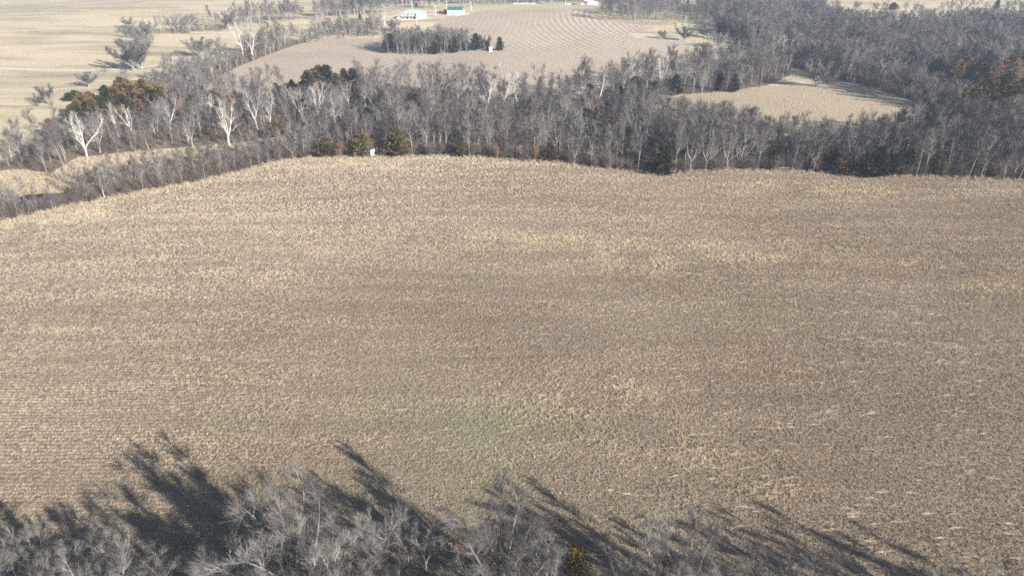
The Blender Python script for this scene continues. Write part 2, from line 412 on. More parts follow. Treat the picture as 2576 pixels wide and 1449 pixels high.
def path_of(R, p, d, L, n, wob, trop):
    out = [p.copy()]; dirs = []
    for i in range(n):
        d = (d + Vector((R.gauss(0, wob), R.gauss(0, wob), R.gauss(0, wob) + trop))).normalized()
        p = p + d * (L / n); out.append(p.copy()); dirs.append(d.copy())
    return out, dirs

def grow(seed, Ht=12.0, trunk_r=0.17, fork=0.3, leaders=1, lean=0.0, limbs=12, subs=7, twigs=7, twl=4, spread=0.30, start=0.25, tw=0.012, limb_ang=0.75, limb_trop=0.07, sub_r=.016, limb_r=.035):
    """bare broadleaf tree: trunk mesh and crown mesh, foot at the origin"""
    R = random.Random(seed); T, K, S = MB(), MB(), MB(); tips = []
    tl = Ht * (fork if leaders > 1 else 0.93)
    tp, td = path_of(R, Vector((0, 0, -0.25)), Vector((R.gauss(0, .04), R.gauss(0, .04), 1)).normalized(), tl + 0.25, 4 if leaders > 1 else 8, 0.05, 0.05)
    if leaders > 1: T.tube(tp, [trunk_r * (1.25 - .3 * i / len(tp)) for i in range(len(tp))], 6)
    else: T.tube(tp, [trunk_r * (1.2 if i == 0 else 1.0) * (1 - 0.88 * i / (len(tp) - 1)) for i in range(len(tp))], 5)
    L = []
    if leaders == 1: L.append((tp, td, trunk_r, tl, start))
    else:
        for k in range(leaders):
            az = 2.4 * k + R.uniform(-.3, .3); s = math.sin(lean * (.3 + .95 * math.sqrt((k + .5) / leaders)) * R.uniform(.85, 1.15))
            d = Vector((math.cos(az) * s, math.sin(az) * s, math.sqrt(max(.05, 1 - s * s))))
            ll = (Ht - tl) * R.uniform(.85, 1.02) * (1 if lean < .7 else (.72 + .28 * d.z)) / max(.8, d.z if lean < .7 else 1)
            p0 = tp[-1 - (k % 2)] ; lp, ld = path_of(R, p0, d, ll, 7, 0.10, 0.05)
            r = trunk_r * R.uniform(.5, .72); K.tube(lp, [r * (1 - .9 * i / 7) for i in range(8)], 5); L.append((lp, ld, r, ll, 0.12))
    nl = max(4, limbs // len(L))
    for lp, ld, r0, ll, st in L:
        nseg = len(ld)
        for i in range(nl):
            t = st + (0.99 - st) * ((i + R.random()) / nl); k = min(nseg - 1, int(t * nseg)); fr = t * nseg - k
            p = lp[k].lerp(lp[k + 1], fr)
            d = side_dir(R, ld[k], limb_ang * R.uniform(.6, 1.25))
            if d.z < -0.1: d.z *= -.3; d.normalize()
            le = Ht * spread * (1.05 - .62 * t) * R.uniform(.65, 1.2) * (1 if leaders == 1 else .8)
            r = max(limb_r, r0 * (1 - .85 * t) * R.uniform(.4, .6))
            bp, bd = path_of(R, p, d, le, 4, .14, limb_trop); K.tube(bp, [r * (1 - .85 * q / 4) for q in range(5)], 3)
            for j in range(subs):
                t2 = .15 + .85 * (j + R.random()) / subs; k2 = min(3, int(t2 * 4)); p2 = bp[k2].lerp(bp[k2 + 1], t2 * 4 - k2)
                d2 = side_dir(R, bd[k2], R.uniform(.25, .75)); d2.z += .16; d2.normalize()
                l2 = le * (1.0 - .5 * t2) * R.uniform(.5, .95) + .35; r2 = max(sub_r, r * .42)
                sp, sdv = path_of(R, p2, d2, l2, 2, .13, .08); K.tube(sp, [r2, r2 * .65, r2 * .3], 3)
                for q in range(twigs):
                    t3 = R.uniform(.1, 1); k3 = 0 if t3 < .5 else 1; p3 = sp[k3].lerp(sp[k3 + 1], t3 * 2 - k3)
                    d3 = side_dir(R, sdv[k3], R.uniform(.2, .65)); d3.z += .12; d3.normalize(); l3 = R.uniform(.5, 1.5) * (Ht / 12)
                    e3 = p3 + d3 * l3; S.spike(p3, e3, tw * 1.2); tips.append(e3)
                    for w in range(twl):
                        t4 = R.uniform(.1, .9); p4 = p3.lerp(e3, t4); d4 = side_dir(R, d3, R.uniform(.2, .6))
                        S.spike(p4, p4 + d4 * R.uniform(.3, .85) * (Ht / 12), tw * .85)
    K.join(S)
    return T, K, tips

def foliage(seed, mb, Ht, Rr, z0, n, size, power=0.75, lobes=0.35):
    """evergreen crown of many small sprays through an uneven cone"""
    R = random.Random(seed); ph = [R.uniform(0, 6.28) for _ in range(6)]
    for _ in range(n):
        t = 1 - (1 - R.random()) ** .62 if R.random() < .7 else R.random()
        az = R.uniform(0, 6.283)
        prof = (1 - t) ** power * min(1, .35 + t * 5)
        lob = 1 + lobes * (math.sin(az * 3 + ph[0] + t * 6) * .5 + math.sin(az * 5 + ph[1] - t * 11) * .5 + math.sin(t * 23 + az * 2 + ph[2]) * .5)
        r = Rr * prof * lob * (R.random() ** .35)
        z = z0 + (Ht - z0) * t + R.gauss(0, .08)
        p = Vector((r * math.cos(az), r * math.sin(az), z))
        o = Vector((math.cos(az), math.sin(az), R.uniform(.2, 1.2))).normalized()
        for k in range(3):
            d = side_dir(R, o, R.uniform(.1, .9)); s = size * R.uniform(.6, 1.5)
            w = d.cross(Vector((R.gauss(0, 1), R.gauss(0, 1), R.gauss(0, 1)))).normalized() * (s * .32)
            q = p + d * (s * .4)
            mb.tri(p - w * .5, q + w, p + d * s); mb.tri(q - w, p + w * .5, p + d * s * .85)

# --- templates: (trunk mesh, crown mesh, height)
def bare_set(n, mt, mk, seed0, **kw):
    out = []
    for i in range(n):
        k = dict(kw); R = random.Random(seed0 + i)
        T, K, tips = grow(seed0 + i, **k)
        out.append((T.mesh('trunk', mt, True), K.mesh('crown', mt, mat2=mk), np.percentile([q[2] for q in K.v], 99.7)))
    return out
wood_t = bare_set(4, M['bark'], M['twig'], 100, Ht=13, trunk_r=.17, limbs=15, subs=6, twigs=6, twl=2, spread=.30, start=.32, tw=.020, limb_ang=.65)
wood_t += bare_set(4, M['bark'], M['twig'], 140, Ht=12, trunk_r=.22, fork=.30, leaders=4, lean=.5, limbs=20, subs=5, twigs=6, twl=2, spread=.30, tw=.020, limb_ang=.6)
slim_t = bare_set(3, M['bark'], M['twig'], 160, Ht=10, trunk_r=.10, limbs=12, subs=5, twigs=6, twl=2, spread=.24, start=.25, tw=.018, limb_ang=.55)
round_t = bare_set(3, M['bark'], M['twig'], 180, Ht=11, trunk_r=.34, fork=.16, leaders=10, lean=.8, limbs=90, subs=6, twigs=6, twl=2, spread=.25, tw=.030, limb_r=.05, sub_r=.03, limb_ang=.55)
far_t = bare_set(4, M['bark'], M['twig'], 200, Ht=12, trunk_r=.20, fork=.28, leaders=5, lean=.5, limbs=25, subs=6, twigs=6, twl=2, spread=.30, tw=.026, sub_r=.022, limb_r=.04, limb_ang=.6)
white_t = bare_set(3, M['white_bark'], M['pale_twig'], 220, Ht=15, trunk_r=.23, fork=.28, leaders=4, lean=.5, limbs=22, subs=4, twigs=5, twl=2, spread=.25, tw=.015, limb_ang=.6, limb_r=.045, sub_r=.022)
white_t += bare_set(2, M['white_bark'], M['pale_twig'], 230, Ht=15, trunk_r=.23, limbs=17, subs=5, twigs=5, twl=2, spread=.26, start=.33, tw=.015, limb_ang=.7, limb_r=.05, sub_r=.022)
near_t = bare_set(3, M['bark_near'], M['twig_near'], 260, Ht=12, trunk_r=.20, fork=.2, leaders=6, lean=.62, limbs=48, subs=8, twigs=8, twl=3, spread=.29, tw=.0115, limb_r=.03, sub_r=.014, limb_ang=.6)
near_t += bare_set(3, M['bark_near'], M['twig_near'], 270, Ht=11, trunk_r=.13, fork=.18, leaders=4, lean=.36, limbs=26, subs=7, twigs=7, twl=3, spread=.23, tw=.009, limb_r=.026, sub_r=.013, limb_ang=.55)
def shrub_mesh(seed, Ht, stems, mat, tw=.014):
    R = random.Random(seed); K = MB()
    for s in range(stems):
        az = R.uniform(0, 6.28); ln = R.uniform(.05, .55); d = Vector((math.cos(az) * math.sin(ln), math.sin(az) * math.sin(ln), math.cos(ln)))
        p = Vector((R.gauss(0, .35), R.gauss(0, .35), -.1)); L = Ht * R.uniform(.6, 1.1)
        sp, sv = path_of(R, p, d, L, 4, .14, .02); K.tube(sp, [tw * 1.8, tw * 1.5, tw * 1.1, tw * .8, tw * .4], 3)
        for j in range(9):
            t = R.uniform(.15, 1); k = min(3, int(t * 4)); q = sp[k].lerp(sp[k + 1], t * 4 - k); d2 = side_dir(R, sv[k], R.uniform(.4, 1.0))
            e = q + d2 * R.uniform(.4, 1.0) * Ht * .33; K.spike(q, e, tw)
            for w in range(4):
                m = q.lerp(e, R.uniform(.2, 1)); K.spike(m, m + side_dir(R, d2, R.uniform(.3, .9)) * R.uniform(.2, .5) * Ht * .25, tw * .8)
    return K.mesh('stems', mat)
shrub_t = [shrub_mesh(300 + i, 3.2, 15, M['brush']) for i in range(4)]
shrub_near = [shrub_mesh(320 + i, 3.4, 26, M['brush_near'], .009) for i in range(3)]
def cedar_set(n, seed0, mat, Ht=7.5, Rr=2.1, z0=.2, cnt=850, size=.55, power=.52, lobes=.68):
    out = []
    for i in range(n):
        T, K = MB(), MB(); T.tube([Vector((0, 0, -.2)), Vector((0, 0, Ht * .5)), Vector((0, 0, Ht * .92))], [.16, .1, .02], 5)
        foliage(seed0 + i, K, Ht, Rr, z0, cnt, size, power, lobes)
        out.append((T.mesh('trunk', M['cedar_bark']), K.mesh('crown', mat), Ht))
    return out
ced_green = cedar_set(3, 400, M['cedar_green']); ced_olive = cedar_set(3, 420, M['cedar_olive'], Rr=2.6); ced_bronze = cedar_set(3, 440, M['cedar_bronze'], Rr=2.9, power=.45)
ced_bush = cedar_set(1, 460, M['cedar_green'], Ht=4, Rr=2.4, z0=0, power=.5); gold_bush = cedar_set(1, 465, M['gold'], Ht=3.6, Rr=1.35, z0=.1, cnt=520, size=.22, power=.5, lobes=.6)
def russet_set(n, seed0):
    out = []
    for i in range(n):
        T, K, tips = grow(seed0 + i, Ht=6, trunk_r=.11, limbs=13, subs=5, twigs=5, twl=1, spread=.36, start=.12, tw=.012); R = random.Random(seed0)
        T2 = T.mesh('trunk', M['bark'], True); Lf = MB()
        for tp in tips:
            for _ in range(3):
                p = tp + Vector((R.gauss(0, .16), R.gauss(0, .16), R.gauss(0, .16))); d = Vector((R.gauss(0, 1), R.gauss(0, 1), R.gauss(0, 1) - .5)).normalized(); w = d.cross(Vector((R.gauss(0, 1), R.gauss(0, 1), 1))).normalized()
                Lf.tri(p - w * .09, p + w * .09, p + d * .22)
        out.append((T2, K.mesh('crown', M['bark'], mat2=M['twig']), 6.0, Lf.mesh('leaves', M['russet'])))
    return out
rus_t = russet_set(2, 480)

def plant(name, tpl, x, y, ht, label, cat='tree', group=None, rz=None, R=random.Random(5), sink=0.0):
    s = ht / tpl[2]; o = empty(name, (x, y, h1(x, y) - sink), R.uniform(0, 6.28) if rz is None else rz, s)
    w = R.uniform(.86, 1.24); o.scale = (s * w, s * w, s); o.rotation_euler = (R.gauss(0, .045), R.gauss(0, .045), o.rotation_euler[2])
    link('trunk', tpl[0], o); c = link('crown', tpl[1], o)
    if len(tpl) > 3: link('leaves', tpl[3], c)
    return tag(o, label, cat, group)

# --- scatter of what nobody could count, by points with their own turn, size and colour
def make_scatter(name, pts, rot, scl, sources, label, cat, cols=None, parent_kind='stuff'):
    n = len(pts); me = bpy.data.meshes.new(name); me.vertices.add(n)
    me.vertices.foreach_set('co', np.asarray(pts, np.float32).ravel())
    def at(nm, typ, prop, vals):
        a = me.attributes.new(nm, typ, 'POINT'); a.data.foreach_set(prop, np.ascontiguousarray(vals).ravel())
    at('rot', 'FLOAT_VECTOR', 'vector', np.asarray(rot, np.float32)); at('scl', 'FLOAT_VECTOR', 'vector', np.asarray(scl, np.float32))
    at('idx', 'INT', 'value', nrs.randint(0, len(sources), n).astype(np.int32))
    if cols is not None: at('col', 'FLOAT_COLOR', 'color', np.c_[cols, np.ones(n)].astype(np.float32))
    me.update(); o = bpy.data.objects.new(name, me); C.objects.link(o)
    ng = bpy.data.node_groups.new(name + '_scatter', 'GeometryNodeTree')
    ng.interface.new_socket('Geometry', in_out='INPUT', socket_type='NodeSocketGeometry'); ng.interface.new_socket('Geometry', in_out='OUTPUT', socket_type='NodeSocketGeometry')
    gi, go = ng.nodes.new('NodeGroupInput'), ng.nodes.new('NodeGroupOutput')
    iop = ng.nodes.new('GeometryNodeInstanceOnPoints'); iop.inputs['Pick Instance'].default_value = True
    jn = ng.nodes.new('GeometryNodeJoinGeometry')
    for k, src in enumerate(sources):
        oi = ng.nodes.new('GeometryNodeObjectInfo'); oi.inputs['Object'].default_value = src; oi.inputs['As Instance'].default_value = True
        ng.links.new(oi.outputs['Geometry'], jn.inputs[0])
    def named(nm, t):
        a = ng.nodes.new('GeometryNodeInputNamedAttribute'); a.data_type = t; a.inputs['Name'].default_value = nm
        return next(s for s in a.outputs if s.enabled and s.name == 'Attribute')
    ng.links.new(gi.outputs[0], iop.inputs['Points']); ng.links.new(jn.outputs[0], iop.inputs['Instance'])
    er = ng.nodes.new('FunctionNodeEulerToRotation'); ng.links.new(named('rot', 'FLOAT_VECTOR'), er.inputs[0])
    ng.links.new(named('idx', 'INT'), iop.inputs['Instance Index']); ng.links.new(er.outputs[0], iop.inputs['Rotation']); ng.links.new(named('scl', 'FLOAT_VECTOR'), iop.inputs['Scale'])
    ng.links.new(iop.outputs[0], go.inputs[0])
    o.modifiers.new('scatter', 'NODES').node_group = ng
    return tag(o, label, cat, kind='stuff')
def src_obj(name, *meshes):
    """joined template that the scatters repeat; not placed in the scene itself"""
    v, f, mi, mats = [], [], [], []
    for me in meshes:
        b = len(v); v += [tuple(q.co) for q in me.vertices]
        for q in me.materials:
            if q not in mats: mats.append(q)
        f += [tuple(i + b for i in p.vertices) for p in me.polygons]; mi += [mats.index(me.materials[p.material_index]) for p in me.polygons]
    m = bpy.data.meshes.new(name); m.from_pydata(v, [], f)
    for q in mats: m.materials.append(q)
    m.polygons.foreach_set('material_index', mi); m.update()
    return bpy.data.objects.new(name, m)
def poisson(poly, dist, seed, extra=None):
    R = np.random.RandomState(seed); lo, hi = poly.min(0), poly.max(0)
    n = int((hi[0] - lo[0]) * (hi[1] - lo[1]) / (dist * dist) * 2.2)
    P = R.uniform(lo, hi, (n, 2)); P = P[inside(P, poly)]; cell = {}; out = []
    for p in P:
        k = (int(p[0] // dist), int(p[1] // dist)); ok = True
        for i in (-1, 0, 1):
            for j in (-1, 0, 1):
                for q in cell.get((k[0] + i, k[1] + j), ()):
                    if (q[0] - p[0]) ** 2 + (q[1] - p[1]) ** 2 < dist * dist: ok = False; break
                if not ok: break
            if not ok: break
        if ok: cell.setdefault(k, []).append(p); out.append(p)
    return np.array(out) if out else np.zeros((0, 2))

# ------------------------------------------------------------------ single plants the picture shows
sight = []
taken = []                                           # keep the woods off the single plants
def at_px(u, v): x, y = gp(u, v); taken.append((x, y)); return x, y
WH = 'white-barked bare tree'
whites = [  # u, foot v, top v, template, label
    (219, 396, 283, 0, 'white-barked bare tree with low spreading limbs at the near end of the straw strip'),
    (432, 338, 235, 0, 'white-barked bare tree with long bowed lower limb before russet-topped wood'),
    (577, 368, 248, 2, 'white-barked bare tree of several stems standing on the straw strip'),
    (648, 326, 221, 1, 'leaning white-barked bare tree beside its pale twin in the west wood'),
    (679, 330, 227, 3, 'upright white-barked bare tree beside a leaning one in the west wood'),
    (637, 152, 43, 0, 'tallest white-barked bare tree towering over the upper hedgerow'),
    (614, 150, 54, 1, 'white-barked bare tree just behind the tallest one over the upper hedgerow'),
    (803, 312, 205, 1, 'white-barked bare tree with two straight trunks in the wood'),
    (968, 66, 8, 3, 'white-barked bare tree on the lawn edge by the driveway'),
    (1224, 292, 184, 4, 'white-barked bare tree with straight pole trunk in mid wood'),
    (1594, 232, 136, 0, 'white-barked bare tree with broad forked crown behind the dark cedars'),
    (1661, 228, 136, 1, 'white-barked bare tree beside the broad forked one near the meadow pocket'),
    (1509, 250, 155, 2, 'white-barked bare tree with drooping side limbs at the crop field corner'),
    (1721, 78, 40, 3, 'small white-barked bare tree among bushes by the far thicket'),
    (2164, 92, 55, 4, 'faint white-barked bare tree deep inside the east wood')]
whites_same = [(762, 306, 213, 2), (878, 275, 200, 2), (1261, 282, 181, 4), (1289, 276, 176, 3), (1302, 277, 187, 1), (1274, 226, 141, 4), (1802, 196, 139, 2), (1807, 150, 75, 0), (1837, 176, 128, 2), (1855, 168, 91, 1),
               (1941, 150, 80, 1), (1965, 153, 83, 2), (1984, 155, 77, 4), (300, 345, 255, 3), (335, 345, 265, 1), (530, 290, 235, 2)]
for u, vb, vt, k, lab in whites:
    x, y = at_px(u, vb); sight.append((u, 26 if vb > 120 else 10, vb, vt, .22 if vb > 120 else .7)); plant('white_bare_tree', white_t[k], x, y, hgt(u, vb, vt), lab, group='white-barked trees')
for u, vb, vt, k in whites_same:
    x, y = at_px(u, vb); sight.append((u, 17, vb, vt, .30)); plant('white_bare_tree', white_t[k], x, y, hgt(u, vb, vt), 'white-barked bare tree rising out of the grey woods', group='white-barked trees in the woods')
singles = [
    (503, 144, 92, 'round', 'lone round-crowned bare tree on the pasture above the gravel road'),
    (337, 178, 103, 'round', 'big fan-crowned bare tree beside the gravel road bend'),
    (358, 175, 112, 'round', 'narrower bare tree paired with the fan-crowned one by the road'),
    (224, 220, 180, 'round', 'small leaning bare tree alone in the pasture below the road'),
    (122, 262, 214, 'round', 'hazy bare tree above the dark bushes in the west pasture'),
    (373, 93, 56, 'round', 'small bare tree with visible trunk at the pasture hedge corner'),
    (325, 72, 43, 'round', 'bare tree at the far tip of the corner clump'),
    (579, 73, 24, 'round', 'tall bare tree standing where the hedge begins to rise'),
    (990, 79, 50, 'round', 'spreading bare tree on the lawn edge below the house'),
    (1216, 126, 88, 'round', 'bare tree behind the white privy at the grove end'),
    (2052, 218, 150, 'round', 'huge round bare tree with branches to the ground by the meadow pocket'),
    (1665, 98, 76, 'round', 'bushy bare tree throwing shade on the crop field corner'),
    (1721, 103, 70, 'round', 'bare tree behind the corner bush near the east wood'),
    (1780, 96, 62, 'round', 'bare tree on the grass by the dark cedars'),
    (1806, 120, 84, 'round', 'bare tree at the edge of the rough grass by the east wood')]
for u, vb, vt, kind, lab in singles:
    x, y = at_px(u, vb); sight.append((u, 30, vb, vt, .15)); plant('bare_tree', random.Random(u).choice(round_t), x, y, hgt(u, vb, vt), lab)
CED = [  # u, foot v, top v, set, label or None
    (911, 393, 330, ced_olive, 'olive cedar right behind the white hunting blind'), (1000, 393, 322, ced_olive, 'broad olive-brown cedar to one side of the hunting blind'),
    (820, 394, 345, ced_bronze, 'dull brown cedar next to the russet oak'), (1158, 394, 350, ced_olive, 'slim olive cedar at the field edge amid grey brush'),
    (1667, 438, 366, ced_green, 'dark green cedar touching the field where the wood juts out'), (1845, 232, 188, ced_green, 'dark green cedar on the upper rim of the meadow pocket'),
    (2204, 445, 370, ced_green, 'tall dark cedar in the clump at the eastern field edge'), (2113, 438, 388, ced_bronze, 'tan-brown cedar beside the dark clump at the eastern field edge'),
    (2177, 443, 385, ced_olive, 'olive cedar pressed against the tall dark one at the field edge'), (2356, 440, 392, ced_olive, 'olive cedar under grey branches at the eastern field edge'),
    (192, 252, 228, ced_bush, 'bushy dark cedar alone on the pasture by the bronze cedars'), (175, 254, 234, ced_bush, 'smaller dark cedar joined to the bushy one on the pasture'),
    (1258, 128, 95, ced_green, 'lone egg-shaped cedar standing clear of the grove in the crop field'), (1228, 128, 106, ced_green, 'squat cedar over the white privy'),
    (1197, 127, 86, ced_green, 'pointed dark cedar near the end of the grove'), (906, 52, 35, ced_green, 'round dark cedar above the thicket by the driveway'),
    (1047, 18, 7, ced_green, 'small dark cedar by the far gravel road'), (2246, 25, 8, ced_bush, 'dark sloping bush alone on the far pasture'),
    (2505, 25, 0, ced_green, 'narrow dark cedar on the far pasture rim'), (1730, 17, 0, ced_green, 'small dark cedar on the grass past the thicket'),
    (131, 345, 300, ced_bronze, 'bronze cedar at the low end of the west wood'), (520, 352, 318, ced_olive, 'brown-green cedar in front of the twin white trees')]
for u, vb, vt, st, lab in CED:
    x, y = at_px(u, vb); sight.append((u, 22, vb, vt, .2)); plant('cedar_tree', random.Random(u).choice(st), x, y, hgt(u, vb, vt), lab, group='single cedars')
def ced_cluster(pts_uv, st, lab, grp, dv, seed, see=.35):
    R = random.Random(seed)
    for u, v in pts_uv:
        u += R.uniform(-4, 4); v += R.uniform(-2, 2); x, y = at_px(u, v); d_ = dv * R.uniform(.62, 1.22); see is not None and sight.append((u, 18, v, v - d_, see))
        plant('cedar_tree', R.choice(R.choice(st)), x, y, hgt(u, v, v - d_), lab, group=grp)
R0 = random.Random(11)
def poly_uv(pts, d, seed): return [uv(x, y, h1(x, y)) for x, y in poisson(gpoly(pts), d, seed)]
ced_cluster(poly_uv([(140, 330), (190, 292), (250, 276), (330, 262), (405, 258), (415, 290), (340, 306), (230, 322)], 4.3, 71), [ced_bronze, ced_bronze, ced_olive, ced_green], 'bronze or olive cedar in the rusty cluster along the west pasture', 'bronze cedars by the west pasture', 60, 1, .35)
ced_cluster(poly_uv([(2020, 90), (2300, 110), (2560, 120), (2560, 80), (2200, 80)], 26.0, 72) + poly_uv([(2250, 200), (2560, 190), (2560, 150), (2300, 150)], 24.0, 73), [ced_green], 'dark cedar standing singly amid the great east wood', 'dark cedars scattered in the east wood', 40, 8, .75)
ced_cluster([(735, 236), (775, 232), (790, 228), (806, 226), (822, 228), (838, 227), (852, 228), (868, 226), (884, 236), (780, 246), (812, 244), (845, 246)], [ced_green, ced_olive], 'dark cedar in the row backing the wood along the crop field', 'cedars at the crop field edge', 54, 2)
ced_cluster([(972, 134), (984, 130), (1046, 130), (1060, 132), (1080, 133), (1092, 136), (1100, 132), (1121, 122), (1140, 134), (1160, 120), (1128, 130), (1172, 128)], [ced_green], 'dark cedar among bare trees in the grove hiding a white cabin', 'cedars in the grove', 38, 3, None)
ced_cluster([(1812, 78), (1826, 84), (1840, 90), (1858, 96), (1872, 104), (1888, 110), (1905, 118), (1830, 70), (1850, 78), (1868, 86), (1890, 98), (1915, 108), (1842, 62)], [ced_green], 'dark cedar in the bank of cedars fronting the east wood', 'cedars fronting the east wood', 38, 4, None)
ced_cluster([(u + R0.uniform(-6, 6), v + R0.uniform(-5, 5)) for u in range(2345, 2600, 27) for v in (205, 232, 258, 280) if (v < 250 or u > 2420)], [ced_bronze, ced_bronze, ced_green], 'brown cedar in the thicket inside the east wood', 'cedars inside the east wood', 52, 5)
ced_cluster([(620, 330), (700, 345), (860, 345), (690, 275), (600, 280), (1400, 300), (1440, 290), (1525, 285), (1470, 330), (1340, 290), (1560, 262), (1640, 258), (1700, 240), (1600, 246), (930, 300), (1020, 290), (1120, 270), (1810, 225), (1480, 262), (1380, 262), (2280, 432), (2240, 440), (1940, 425), (2090, 428), (1380, 405), (760, 300), (700, 250), (1060, 262), (980, 268), (900, 258), (1180, 262), (490, 300), (560, 310)],
            [ced_green, ced_green, ced_olive], 'dark evergreen cedar half hidden among bare trees of the long wood', 'cedars in the long wood', 48, 6, .7)
RUS = [(858, 398, 361, 'russet-leaved small oak at the field edge near the hunting blind'), (640, 150, 118, 'russet-leaved tree at the foot of the tall white tree')]
for u, vb, vt, lab in RUS:
    x, y = at_px(u, vb); sight.append((u, 16, vb, vt, .1)); plant('russet_oak', rus_t[0], x, y, hgt(u, vb, vt), lab, group='russet-leaved oaks')
for u, vb, vt in [(460, 318, 262), (590, 290, 240), (430, 265, 215), (545, 258, 222), (710, 300, 262), (1345, 404, 370), (1310, 402, 372), (1490, 300, 262), (1540, 320, 280), (2500, 230, 172), (2545, 222, 160), (1250, 400, 372), (950, 393, 376)]:
    x, y = at_px(u, vb); sight.append((u, 12, vb, vt, .4)); plant('russet_oak', rus_t[1], x, y, hgt(u, vb, vt), 'small oak keeping russet leaves within the grey wood', group='russet-leaved oaks in the wood')

# --- near strip of trees below the drone: crown tops from the picture
NEAR = [(24, 1283, 8, 4), (53, 1302, 7.5, 3), (149, 1329, 6.5, 5), (213, 1302, 7, 4), (240, 1297, 7, 3), (283, 1307, 6.5, 5), (259, 1387, 7.5, 3), (339, 1377, 7, 4), (389, 1358, 6.5, 3), (459, 1411, 6.5, 4),
        (493, 1406, 6.5, 5), (690, 1262, 13.5, 0), (760, 1243, 14, 1), (835, 1290, 12, 2), (725, 1330, 12, 2), (908, 1297, 7, 3), (940, 1291, 7, 4), (1012, 1289, 7.5, 5), (1062, 1273, 8, 4), (1250, 1224, 12, 0), (1290, 1300, 10, 2),
        (1390, 1329, 8, 3), (1562, 1352, 6.5, 4), (1620, 1400, 7, 5), (1690, 1294, 9, 1), (1745, 1302, 9, 0), (1905, 1335, 7.5, 3), (2081, 1360, 6.5, 4), (2000, 1400, 6, 5), (100, 1390, 8, 0), (1480, 1440, 8, 5), (1830, 1400, 8, 2),
        (545, 1425, 7, 3), (600, 1440, 7, 5), (420, 1440, 7, 4), (650, 1400, 8, 4), (180, 1400, 7.5, 5), (320, 1425, 7.5, 3), (20, 1370, 8, 5), (1130, 1400, 8, 3), (1200, 1380, 8, 4), (980, 1380, 8, 3), (880, 1400, 8, 5), (1300, 1400, 8, 5)]
lone_near = {(1250, 1224): 'tallest grey bare tree of the near strip with wide vase crown', (760, 1243): 'broad bushy grey bare tree in the near strip casting a long shadow', (1745, 1302): 'pale grey bare tree at the thin end of the near strip'}
near_xy = []
for u, vt, ht, k in NEAR:
    x, y = gp(u, vt + (48 if k < 3 else 26), ht); near_xy.append((x, y))
    plant('bare_tree', near_t[k], x, y, ht, lone_near.get((u, vt), ('broad-crowned' if k < 3 else 'slender many-stemmed') + ' ash-grey bare tree in the strip on the near side of the field'), group=None if (u, vt) in lone_near else ('broad' if k < 3 else 'slender') + ' bare trees in the near strip')
for x, y, ht, k in [(-58, 44, 11, 3), (-66, 47, 10, 4), (47, 41, 12.5, 1), (40, 39, 11, 0), (56, 38, 12, 2), (-38, 42, 11, 1), (30, 40, 10, 2), (-50, 43, 11.5, 2), (66, 33, 12, 0), (-46, 38, 11, 0), (-33, 37, 10.5, 1), (-24, 40, 10, 4), (-15, 37, 11, 2), (-8, 40, 10, 3), (0, 36, 11, 0), (8, 40, 10, 1), (15, 38, 10.5, 2), (22, 38, 10, 4), (-28, 43.5, 10, 5), (-4, 43, 9.5, 5), (12, 43, 9, 4), (-40, 45, 9.5, 4)]:  # mostly below the frame; the later entries added to shade the strip floor
    near_xy.append((x, y)); plant('bare_tree', near_t[k], x, y, ht, ('broad-crowned' if k < 3 else 'slender many-stemmed') + ' ash-grey bare tree in the strip on the near side of the field', group=('broad' if k < 3 else 'slender') + ' bare trees in the near strip')
x, y = gp(1450, 1432); plant('golden_bush', gold_bush[0], x, y, 3.6, 'golden-leaved bush glowing in the near strip shade', 'bush')

# ------------------------------------------------------------------ woods
tk = np.array(taken)
def clear(P, d):
    if not len(P): return P
    m = np.ones(len(P), bool)
    for q in tk: m &= ((P - q) ** 2).sum(1) > d * d
    return P[m]
reed, pond = regions['reed_meadow'], regions['pond']
mainw = poisson(regions['main_woods_floor'], 3.7, 1); mainw = mainw[~inside(mainw, reed) & ~inside(mainw, regions['pond'] )]
mainw = clear(mainw[inview(mainw, 60, 60)], 2.2)
westw = clear(poisson(regions['west_woods_floor'], 3.9, 2), 2.2); westw = westw[inview(westw, 60, 60)]
eastw = clear(poisson(regions['east_woods_floor'], 5.0, 3), 2.4); eastw = eastw[inview(eastw, 60, 60)]
def thicket(pts, dist, seed): return clear(poisson(gpoly(pts), dist, seed), 2.0)
th8 = thicket([(1625, 97), (1700, 101), (1760, 107), (1805, 113), (1802, 90), (1740, 88), (1690, 93), (1640, 89)], 4.6, 14)
grove = thicket([(975, 138), (1100, 140), (1190, 130), (1200, 120), (1130, 116), (1000, 118), (968, 128)], 2.3, 4)
th7 = thicket([(762, 113), (830, 99), (950, 94), (985, 80), (940, 70), (870, 68), (800, 88)], 3.4, 5)
th3 = thicket([(1512, 52), (1560, 59), (1640, 60), (1720, 56), (1800, 60), (1800, 22), (1700, 20), (1520, 32)], 4.2, 6)
def line(pts, dist, jit, seed):
    R = np.random.RandomState(seed); g = [np.array(gp(*p)) for p in pts]; out = []
    for a, b in zip(g, g[1:]):
        n = max(1, int(np.linalg.norm(b - a) / dist))
        for i in range(n): out.append(a + (b - a) * (i + R.rand()) / n + R.normal(0, jit, 2))
    return np.array(out)
hedge = line([(560, 78), (601, 68), (681, 57), (760, 49), (841, 42), (930, 36), (1001, 31)], 1.2, 6.0, 7)
corner = line([(325, 78), (345, 92), (350, 106), (366, 120)], 1.3, 3.0, 8)
lowhedge = line([(400, 86), (470, 82), (560, 76)], 1.1, 3.4, 9)
behind = np.c_[np.random.RandomState(3).uniform(-120, 210, 420), np.random.RandomState(4).uniform(738, 850, 420)]
behind = behind[~((behind[:, 0] > 45) & (behind[:, 0] < 105) & (behind[:, 1] < 775))]
